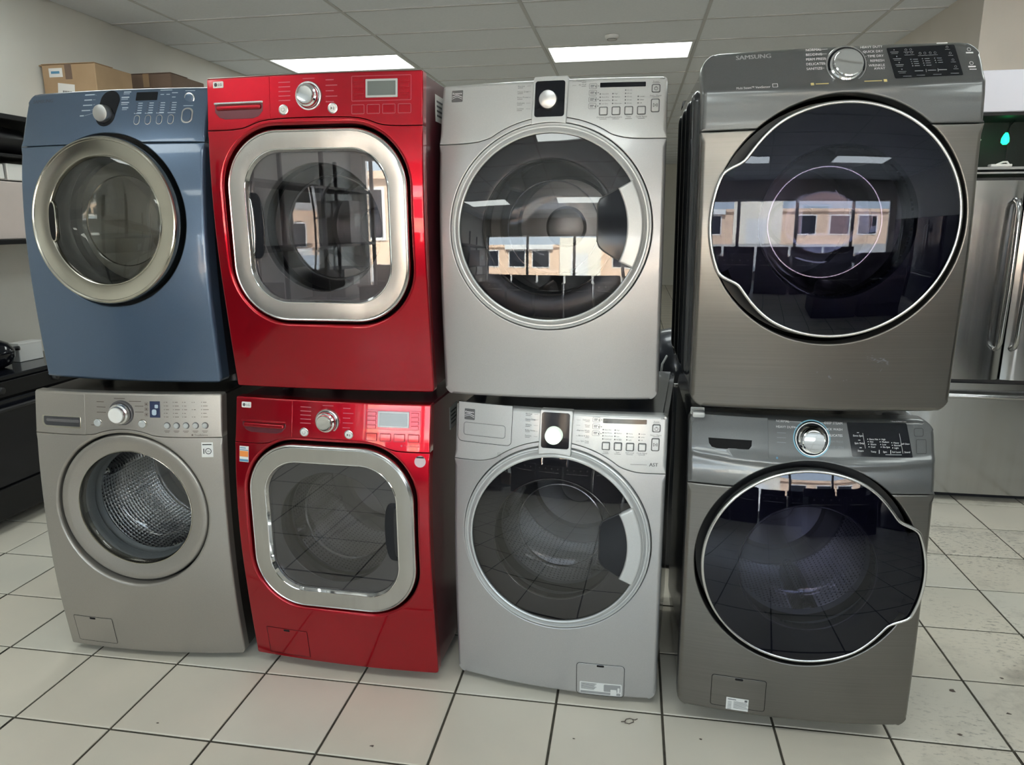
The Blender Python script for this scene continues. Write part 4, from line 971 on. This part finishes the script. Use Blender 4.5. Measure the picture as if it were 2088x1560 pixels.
    if washer:
        for i, s_ in enumerate(('NORMAL', 'HEAVY DUTY')): v = .941-i*.0155; k.text(s_, -.097, v, .0062); k.line((-.070+.016*i, v), (-.030, v), .0008)
        k.line((-.030, .941), (-.022, .934), .0008)
        for i, s_ in enumerate(('DEEP STEAM', 'QUICK WASH', 'DELICATES')): v = .941-i*.0165; k.text(s_, .085, v, .0062, 'R'); k.line((.024+.012*i, v), (.040+.006*i, v), .0008)
        k.text('* Press & Hold 3 sec.', .263, .9488, .0036, 'R')
    else:
        for i, s_ in enumerate(('NORMAL', 'BEDDING', 'PERM PRESS', 'DELICATES', 'SANITIZE')): v = .947-i*.0128; k.text(s_, -.083-.0005*i, v, .0064); k.line((-.050+.010*(i == 2)+.006*(i == 3), v), (-.030-.003*i, v), .0007)
        for i, s_ in enumerate(('HEAVY DUTY', 'QUICK DRY', 'TIME DRY', 'REFRESH', 'WRINKLE', 'AWAY')): v = .9475-i*.0125+(.004 if i == 5 else 0); k.text(s_, .103, v, .0062, 'R'); k.line((.050+.003*i, v), (.062, v), .0007) if i < 5 else 0
        k.text('Multi Steam™ VentSensor', -.258, .8535, .0062, wid=.083); k.frame(rrect(-.170, -.157, .851, .861, .001), .001)
        for u, v in ((.312, .930), (.312, .893)): k.frame(circ(u, v+.003, .005, 10), .001); k.bar(u-.009, u+.009, v-.006, .0035)
        k.bar(.305, .322, .880, .0018); k.bar(.235, .262, .9515, .0026)
    k.build('panel_lettering', 'ink_white', cp)
    k = Ink(A.d)
    if washer:
        for i in range(3): k.bar(-.095, -.070, .909-i*.013, .0016)
        for i, s_ in enumerate(('PERM PRESS', 'RINSE+SPIN')): k.text(s_, .087, .8915-i*.015, .0058, 'R')
        k.build('faded_lettering', 'ink_dim', cp)
        k = Ink(A.d); k.poly(rrect(-.097, -.092, .838, .843, .0008)); k.build('blue_mark', 'label_blue', cp)
        k = Ink(A.d, .0012); k.frame(rrect(.283, .309, .909, .931, .005), .0008); k.frame(rrect(.288, .316, .863, .901, .003), .0008); k.build('button_outline', 'seam_dark', cp)
        k = Ink(A.d, .0004); k.frame(circ(ku, kv, r_+.003, 48), .0022); k.build('glow_ring', 'blue_glow_ring', cp)
        k = Ink(A.d); k.text('SAMSUNG', -.275, .944, .008, 'L', wid=.055); k.build('brand_lettering', 'ink_black', cp)
        dw = panel('detergent_drawer', dense(clean(np.array([(-.335, .840), (-.30, .828), (-.24, .8235), (-.117, .822), (-.120, H-.006), (-.305, H-.006), (-.325, H-.016), (-.335, H-.04)])), .025), A.d, 'graphite_plastic', A.e, r=.0012, off=.0010, back=.004)
        panel('drawer_grip', ccw(np.array([(-.287, .883), (-.285, .868), (-.277, .858), (-.262, .855), (-.185, .855), (-.172, .858), (-.165, .868), (-.164, .884)])), A.off(.0010), 'seam_dark', dw, r=.0015, off=.0008, back=.003)
        ac = A.access(-.240, -.081, .028, .133, 'graphite_steel', .008)
        st = A.slab('rating_sticker', rrect(-.194, -.128, .020, .062, .0008), 'label_white', ac, .0024, .0002)
        k = Ink(A.d, .0034); k.bar(-.190, -.165, .057, .0026)
        for i in range(6): k.bar(-.172, -.134+.003*(i % 3), .050-i*.0044, .0013); k.bar(-.190, -.178, .048-i*.005, .0012)
        k.poly(rrect(-.140, -.132, .053, .060, .0005)); k.build('sticker_print', 'ink_grey', st)
    else:
        k.text('SAMSUNG', -.256, .9375, .0115, 'L', wid=.086, bold=.0012); k.build('brand_lettering', 'logo_relief', cp)
        k = Ink(A.d); k.poly(rrect(-.078, -.070, .851, .858, .001)); k.bar(-.066, -.035, .8545, .0026); k.poly(rrect(.096, .104, .853, .860, .001)); k.bar(.050, .092, .8565, .0022); k.build('gold_lettering', 'ink_gold', cp)
        # chips in the enamel near the lower right
        k = Ink(A.d, .0006)
        for u, v, r0 in ((.020, .103, .0035), (.024, .099, .0022), (.058, .092, .0018), (.066, .094, .0015), (-.012, .115, .0016), (.120, .110, .0015)): k.poly([(u+r0*random.uniform(.5, 1.3)*math.cos(a), v+r0*random.uniform(.5, 1.2)*math.sin(a)) for a in np.linspace(0, 2*pi, 8, endpoint=False)])
        for i in range(26):
            u, v = .115+i*.0022+random.uniform(-.004, .004), .158-i*.0006+random.uniform(-.006, .006); r0 = random.uniform(.0005, .0016); k.poly([(u-r0*3, v), (u, v-r0), (u+r0*3, v+r0*.4), (u, v+r0)])
        k.line((.150, .118), (.154, .126), .0012); k.build('enamel_chips', 'ink_dim', fp)
        lathe('plug', (.098, .953), [(.0025, d0-.06), (.0025, d0-.034), (0, d0-.033)], 'black_plastic', cp, 12) if 0 else None
A = App('clothes_dryer', 'graphite steel dryer with big dark door bulging at the left, top right of row', 'dryer', 2.811, -.054, .016, .010, 1.055, 2.01,
        [(0, 0), (.15, .006), (.31, .015), (.51, .018), (.7, .008), (.83, .003), (.875, -.003), (.90, -.015), (1, -.072)], .025)
graphite(A, False)
A = App('clothes_washer', 'graphite steel washer with big dark door bulging at the right, on the floor', 'washer', 2.820, -.026, -.001, 0, .06, 1.014,
        [(0, 0), (.15, .002), (.4, .0), (.74, -.012), (.84, -.022), (.88, -.034), (1, -.078)], .03)
graphite(A, True)

# ================================================================== french-door refrigerator behind, on the right
fr = empty('refrigerator', (4.312, 2.15, 0)); tag(fr, 'stainless french-door refrigerator standing against the right wall', 'refrigerator')
MB().box(-.452, .452, .065, .80, .035, 1.765, .006).build('cabinet', 'graphite_cabinet', fr)
def fdoor(x0, x1, z0, z1, name):
    V = []; F = []; n = 14
    for k in range(n+1):
        t = k/n; x = x0+(x1-x0)*t; e = min(t, 1-t)*(x1-x0); y = -.012*(1-(2*t-1)**2)+(.012-math.sqrt(max(0, .012**2-(.012-e)**2)) if e < .012 else 0)
        V += [(x, y, z0), (x, y, z1)]
    V += [(x1, .06, z0), (x1, .06, z1), (x0, .06, z0), (x0, .06, z1)]; m_ = n+3
    F = [(2*k, 2*k+2, 2*k+3, 2*k+1) for k in range(n)]+[(2*n, 2*n+2, 2*n+3, 2*n+1), (2*n+2, 2*n+4, 2*n+5, 2*n+3), (2*n+4, 0, 1, 2*n+5)]
    F += [tuple(2*k for k in range(m_))[::-1], tuple(2*k+1 for k in range(m_))]
    return obj(name, mesh(V, F, 40), 'stainless', fr)
for x0, x1, hx, sd_ in ((-.454, -.006, -.050, -1), (.006, .454, .030, 1)):
    d_ = fdoor(x0, x1, .712, 1.775, 'door')
    pts = [(hx, -.010, .885), (hx, -.045, .900), (hx, -.058, .93)]+[(hx, -.058-.012*math.sin(t*pi), .93+t*.70) for t in np.linspace(.1, .9, 8)]+[(hx, -.058, 1.63), (hx, -.045, 1.66), (hx, -.010, 1.675)]
    MB().tube(pts, .013, 14).build('handle', 'stainless', d_, 50)
d_ = fdoor(-.454, .454, .045, .690, 'freezer_drawer')
MB().tube([(-.36, -.01, .628), (-.36, -.045, .628), (-.34, -.058, .628), (0, -.066, .628), (.34, -.058, .628), (.36, -.045, .628), (.36, -.01, .628)], .014, 14).build('handle', 'stainless', d_, 50)
MB().box(-.44, .44, .07, .12, .0, .040).build('toe_kick', 'black_plastic', fr)
MB().box(-.453, .453, .005, .06, .691, .711).build('gasket', 'black_plastic', fr)
# black case and white carton on top of it
bc = empty('black_cabinet', (4.40, 2.22, 1.7770)); tag(bc, 'open black case on top of the stainless refrigerator, with a green indicator light', 'cabinet')
MB().box(-.44, .40, .30, .32, 0, .345).build('back_panel', 'dark_green_black', bc)
MB().box(-.44, .40, 0, .30, 0, .016, .002).build('bottom_board', 'black_plastic', bc)
MB().box(-.44, .40, 0, .30, .329, .345, .002).build('top_board', 'black_plastic', bc)
for x in (-.44, .384): MB().box(x, x+.016, 0, .30, .016, .329, .002).build('side_board', 'black_plastic', bc)
MB().box(-.424, .384, .01, .28, .058, .072, .002).build('shelf', 'label_grey', bc)
MB().box(-.424, .384, .003, .012, .036, .046, .001).build('front_rail', 'label_grey', bc)
for x in (-.27, -.05, .18): MB().box(x, x+.006, .293, .300, .074, .327).build('panel_rib', 'black_plastic', bc)
led = MB(); led.tube([(-.115, .18, .200), (-.115, .18, .212), (-.115, .18, .232), (-.113, .18, .252), (-.112, .18, .262)], [.010, .020, .019, .012, .006], 14); led.build('indicator_light', 'green_led', bc, 50)
MB().tube([(-.112, .18, .262), (-.09, .20, .300), (-.06, .22, .328)], .003, 6).build('light_cord', 'dark_green_black', bc)
MB().box(-.217, -.203, .262, .285, .195, .215, .003).box(-.221, -.199, .262, .285, .230, .240, .003).box(-.214, -.205, .262, .300, .190, .240, .002).build('hinge_clip', 'white_plastic', bc)
lv = empty('plastic_lever', (4.19, 2.255, 1.8495)); tag(lv, 'small white plastic lever lying on the shelf of the black case', 'lever')
MB().box(-.03, .075, -.02, .02, 0, .014, .003).build('base', 'white_plastic', lv); MB().tube([(.005, 0, .012), (.035, 0, .025), (.055, 0, .026), (.065, 0, .012)], .005, 8).build('arm', 'white_plastic', lv, 50)
wc = empty('white_carton', (4.40, 2.20, 2.1225)); tag(wc, 'long plain white carton lying on the black case above the refrigerator', 'carton')
MB().box(-.43, .42, .005, .30, 0, .205, .004).build('body', 'lilac_white', wc); MB().box(-.43, .42, .14, .165, .2045, .2065).build('tape', 'label_white', wc)

# ================================================================== left side: wall shelf, boxes, black range
ws = empty('wall_shelf', (XL, .95, 0)); tag(ws, 'black wall shelf along the left wall beside the blue dryer', 'shelf')
for z, t in ((2.118, .027), (1.925, .016), (1.468, .026)): MB().box(.002, .455, 0, 3.4, z, z+t, .003).build('shelf_board', 'black_metal', ws)
for y in (.0, 1.7, 3.37): MB().box(.002, .455, y, y+.03, 1.495, 2.117, .003).build('side_panel', 'black_metal', ws)
for y in (.35, 2.9): MB().tube([(.006, y, 1.30), (.006, y, 1.46)], .012, 8).tube([(.01, y, 1.32), (.38, y, 1.462)], .010, 8).build('bracket', 'black_metal', ws)
def carton(name, label, x0, x1, y0, y1, z0, z1, m, rot=0, flap=True):
    e = empty(name, ((x0+x1)/2, (y0+y1)/2, z0), (0, 0, rot)); tag(e, label, 'box'); hx, hy, h = (x1-x0)/2, (y1-y0)/2, z1-z0
    MB().box(-hx, hx, -hy, hy, 0, h, .004).build('body', m, e)
    MB().box(-.024, .024, -hy-.0008, hy+.0008, h-.0002, h+.0010).box(-.024, .024, -hy-.0012, -hy-.0004, h-.09, h).build('tape', 'cardboard_dark' if m != 'cardboard_dark' else 'cardboard', e)
    if flap:
        MB().box(-hx, hx, -hy-.003, -.002, h+.0012, h+.005, .001).build('flap', m, e); MB().box(-hx-.035, -hx+.01, -hy+.01, hy-.02, h-.004, h+.003, .001, rot=None).build('side_flap', m, e)
    return e, hx, hy, h
e, hx, hy, h = carton('cardboard_box', 'tan cardboard box with white labels on top of the wall shelf', -1.43, -1.055, 2.20, 2.545, 2.1465, 2.555, 'cardboard', 0)
MB().box(-hx+.05, -hx+.145, -hy-.0016, -hy-.0003, h-.075, h-.022).build('small_label', 'label_white', e); MB().box(-hx+.065, -hx+.125, -hy-.0021, -hy-.0015, h-.055, h-.040).build('label_print', 'label_blue', e)
lb = MB().box(0, .118, -.0012, 0, 0, .16).build('barcode_label', 'label_white', e, loc=(-hx+.085, -hy-.0003, h-.268)); lb.rotation_euler = (0, .12, 0)
b_ = MB()
for i in range(11): b_.box(.035+i*.006, .035+i*.006+(.003 if i % 3 else .0045), -.0018, -.0011, .085, .118)
b_.build('barcode', 'ink_grey', lb)
carton('cardboard_box', 'dull brown cardboard box behind the tan one on the wall shelf', -1.40, -1.0, 2.9, 3.31, 2.1465, 2.625, 'cardboard_dark', 0)
carton('carton', 'pale printed carton on the lower board of the wall shelf', -1.40, -1.02, 1.15, 1.80, 1.4945, 1.798, 'carton_pink', 0, False)
carton('small_carton', 'small white box with a slot, on the pale carton nearest the blue dryer', -1.36, -1.03, 1.40, 1.74, 1.8055, 1.893, 'label_white', 0, False)
carton('small_carton', 'small white box on the pale carton at the left picture edge', -1.36, -1.03, 1.16, 1.380, 1.810, 1.888, 'label_white', 0, False)
bag = empty('black_bag', (-1.22, 1.45, 1.941)); tag(bag, 'lumpy black bag on the upper board of the wall shelf', 'bag')
B = bmesh.new(); bmesh.ops.create_icosphere(B, subdivisions=3, radius=1)
for v in B.verts:
    n_ = 1+.12*math.sin(5*v.co.x+2)*math.cos(4*v.co.y)+.06*math.sin(9*v.co.z); v.co = Vector((v.co.x*.17*n_, v.co.y*.34*n_, .078+max(-.0765, v.co.z*.085*n_)))
me = bpy.data.meshes.new('m'); B.to_mesh(me); B.free(); me.shade_smooth(); obj('sack', me, 'black_plastic', bag)
MB().tube([(.08, -.1, .13), (.10, -.05, .155), (.10, .03, .15), (.08, .08, .13)], .008, 8).build('strap', 'black_metal', bag, 50)
# black range facing into the aisle
rg = empty('kitchen_range', (-1.165, 1.17, 0)); tag(rg, 'black kitchen range at the left wall beside the champagne washer', 'range')
MB().box(-.275, .265, -.55, .55, .06, .785, .006).build('body', 'black_metal', rg)
MB().box(-.28, .285, -.555, .555, .786, .812, .006).build('cooktop', 'black_gloss', rg)
od = MB().box(.266, .290, -.53, .53, .245, .690, .006).build('oven_door', 'black_gloss', rg); MB().tube([(.292, -.40, .650), (.325, -.38, .650), (.325, .38, .650), (.292, .40, .650)], .011, 10).build('door_handle', 'black_plastic', od, 50)
MB().box(.266, .286, -.53, .53, .075, .235, .006).build('storage_drawer', 'black_metal', rg)
MB().box(.266, .284, -.545, .545, .700, .782, .004).build('knob_panel', 'black_metal', rg)
for y in (-.36, -.18, .18, .36): MB().tube([(.285, y, .742), (.305, y, .742), (.308, y, .742)], [.020, .018, .014], 14).build('knob', 'black_plastic', rg, 50)
for x in (-.24, .23):
    for y in (-.5, .5): MB().tube([(x, y, 0), (x, y, .06)], .016, 10).build('foot', 'black_plastic', rg, 50)
pt = empty('cooking_pot', (-1.13, 1.16, .8125)); tag(pt, 'round black lidded pot on the black range at the left edge', 'pot')
for nm, pr, m_ in (('bowl', [(.09, 0), (.13, .02), (.150, .06), (.152, .085), (.148, .088)], 'black_gloss'), ('lid', [(.152, .089), (.150, .097), (.125, .132), (.07, .160), (.02, .168), (0, .169)], 'black_gloss'), ('lid_knob', [(.010, .166), (.012, .178), (.022, .184), (.020, .194), (0, .197)], 'black_plastic')):
    o = lathe(nm, (0, 0), pr, m_, pt, 40, 40); o.rotation_euler = (-pi/2, 0, 0)
MB().tube([(.02, .145, .080), (.03, .185, .082), (.05, .195, .084)], .012, 8).build('handle', 'black_plastic', pt, 50)
wb = empty('white_box', (-1.125, 1.445, .8125), (0, 0, -.10)); tag(wb, 'plain white box standing on the black range next to the pot', 'box')
MB().box(-.035, .035, -.075, .075, 0, .105, .003).build('body', 'label_white', wb); MB().box(-.036, .036, -.0755, .0755, .094, .1065, .002).build('lid', 'white_plastic', wb)

# ================================================================== dark canister standing behind the gap
cn = tag(empty('canister', (2.505, 1.20, 0)), 'dark rounded canister behind the gap between the silver and graphite stacks', 'canister')
for nm, pr, m_ in (('body', [(.15, .0), (.165, .02), (.165, .86), (.16, .88)], 'slate_cabinet'), ('lid', [(.168, .875), (.168, .905), (.162, .98), (.14, 1.04), (.09, 1.085), (.04, 1.098), (0, 1.10)], 'slate_cabinet'), ('clamp_ring', [(.1655, .862), (.171, .868), (.171, .878), (.1655, .884)], 'satin_chrome')):
    o = lathe(nm, (0, 0), pr, m_, cn, 48, 40); o.rotation_euler = (-pi/2, 0, 0)
MB().tube([(-.05, -.155, 1.0), (-.07, -.19, .97), (-.075, -.20, .92), (-.06, -.185, .87), (-.05, -.172, .80), (-.05, -.170, .3)], .005, 8).build('power_cord', 'clear_grey_plastic', cn, 60)

# ================================================================== small things
sp = tag(empty('plastic_spacer', (2.497, -.028, 1.0155)), 'small clear plastic spacer under the left corner of the graphite dryer', 'spacer')
MB().box(-.018, .018, -.010, .030, 0, .018, .006, 2).build('block', 'clear_grey_plastic', sp, 40); MB().box(-.020, .020, .031, .036, 0, .022, .002).build('lip', 'clear_grey_plastic', sp)
wr = tag(empty('bent_wire', (2.330, -.050, 0)), 'bent scrap of thin brown wire lying on the floor tiles', 'wire')
MB().tube([(-.026, -.010, .002), (-.012, -.006, .002), (-.014, -.014, .0025), (0, -.016, .002), (.014, -.006, .003), (.012, .006, .0025), (.002, .010, .002), (-.010, .004, .0022), (-.013, -.005, .003)], .0014, 6).tube([(.010, .004, .002), (.020, .006, .002), (.026, .012, .002)], .0013, 6).build('strand', 'ink_brown', wr, 60)
V = []; F = []
for (x, y, r0) in [(.72, -.62, .006), (.83, -.30, .004), (1.06, -.49, .004), (1.55, -.29, .006), (1.55, -.42, .003), (1.33, -.70, .005), (1.95, -.33, .004), (3.35, .05, .006), (3.42, .28, .010), (3.55, .18, .007), (3.50, -.05, .005), (3.75, .22, .008), (3.38, -.18, .004), (3.9, .6, .006), (4.33, 1.45, .016), (3.62, .38, .007), (2.16, -.16, .003), (3.32, -.28, .004), (2.55, -.10, .004), (2.62, -.22, .004)]:
    o = len(V); k_ = 7
    for q in range(k_): a = q*2*pi/k_; V.append((x+r0*random.uniform(.5, 1.2)*math.cos(a)*1.4, y+r0*random.uniform(.5, 1.1)*math.sin(a), .0004))
    V.append((x, y, .0004+r0*.35)); F += [(o+q, o+(q+1) % k_, o+k_) for q in range(k_)]
tag(obj('floor_debris', mesh(V, F), 'ink_brown', floor), kind='stuff')

# ================================================================== the shop behind the camera (seen in the reflections)
rk = tag(empty('storage_rack', (XL+.03, -6.4, 0)), 'black storage rack along the left wall towards the shop windows', 'rack')
for z in (.12, .72, 1.32, 1.92): MB().box(0, .5, 0, 4.2, z, z+.03, .003).build('shelf', 'black_metal', rk)
for y in (0, 1.39, 2.78, 4.165):
    for x in (0, .46): MB().box(x, x+.04, y, y+.035, 0, 2.3, .003).build('upright', 'black_metal', rk)
for i in (0, 1, 2, 3, 6, 7, 9, 10, 11):
    z = (.1515, .7515, 1.3515)[i % 3]; y = -6.25+(i//3)*1.04; hh = random.uniform(.25, .5); dp = random.uniform(.45, .80); y += .05 if i//3 else .02
    e = empty('stock_box', (XL+.27, y+dp/2, z)); tag(e, 'stock box on the storage rack near the shop windows', 'box', 'stock boxes on the storage rack')
    MB().box(-.2, .2, -dp/2, dp/2, 0, hh, .004).build('body', ('cardboard', 'black_plastic', 'carton_pink', 'black_metal')[(i*5) % 4], e); MB().box(.2002, .2012, -.08, .1, hh*.4, hh*.7).build('label', 'label_white', e)
for i, (x, y, rz) in enumerate([(-.35+.82*k, -5.6, 0) for k in range(7)]+[(3.95+.82*k, -3.9, 0) for k in range(2)]):
    r = empty('stock_range', (x, y, 0), (0, 0, rz)); tag(r, 'black kitchen range in the rows between camera and shop windows', 'range', 'ranges by the shop windows')
    MB().box(-.38, .38, -.32, .30, .02, .89, .006).build('body', 'black_metal', r); MB().box(-.385, .385, -.32, .33, .891, .915, .005).build('cooktop', 'black_gloss', r)
    MB().box(-.38, .38, -.32, -.26, .916, 1.10, .006).build('backguard', 'black_gloss', r)
    dr = MB().box(-.36, .36, .301, .330, .26, .76, .005).build('oven_door', 'black_gloss', r); MB().tube([(-.3, .332, .72), (-.28, .365, .72), (.28, .365, .72), (.3, .332, .72)], .012, 8).build('handle', 'satin_chrome', dr, 50)
    for q in range(4): MB().tube([(-.27+q*.18, .30, .825), (-.27+q*.18, .335, .825)], .02, 12).build('knob', 'satin_chrome', r, 50)

for i in range(6):
    r = empty('stock_refrigerator', (6.22, -5.2+i*1.0, 0), (0, 0, pi/2)); tag(r, 'tall dark refrigerator in the row along the far right wall', 'refrigerator', 'refrigerators along the right wall'); m_ = ('black_metal', 'graphite_cabinet')[i % 2]
    MB().box(-.44, .44, -.34, .27, .03, 1.78, .006).build('cabinet', 'black_metal', r); MB().box(-.42, .42, -.30, .25, 0, .03).build('base', 'black_plastic', r)
    for a, b, hx in ((-.44, -.004, -.05), (.004, .44, .05)):
        d_ = MB().box(a, b, .271, .335, .72, 1.775, .008, 2).build('door', m_, r); MB().tube([(hx, .336, .85), (hx, .385, .88), (hx, .385, 1.6), (hx, .336, 1.63)], .012, 8).build('handle', 'satin_chrome', d_, 50)
    d_ = MB().box(-.44, .44, .271, .335, .05, .705, .008, 2).build('freezer_drawer', m_, r); MB().tube([(-.34, .336, .63), (-.32, .385, .63), (.32, .385, .63), (.34, .336, .63)], .012, 8).build('handle', 'satin_chrome', d_, 50)
bpy.data.objects.remove(_fo); bpy.data.curves.remove(_fc)
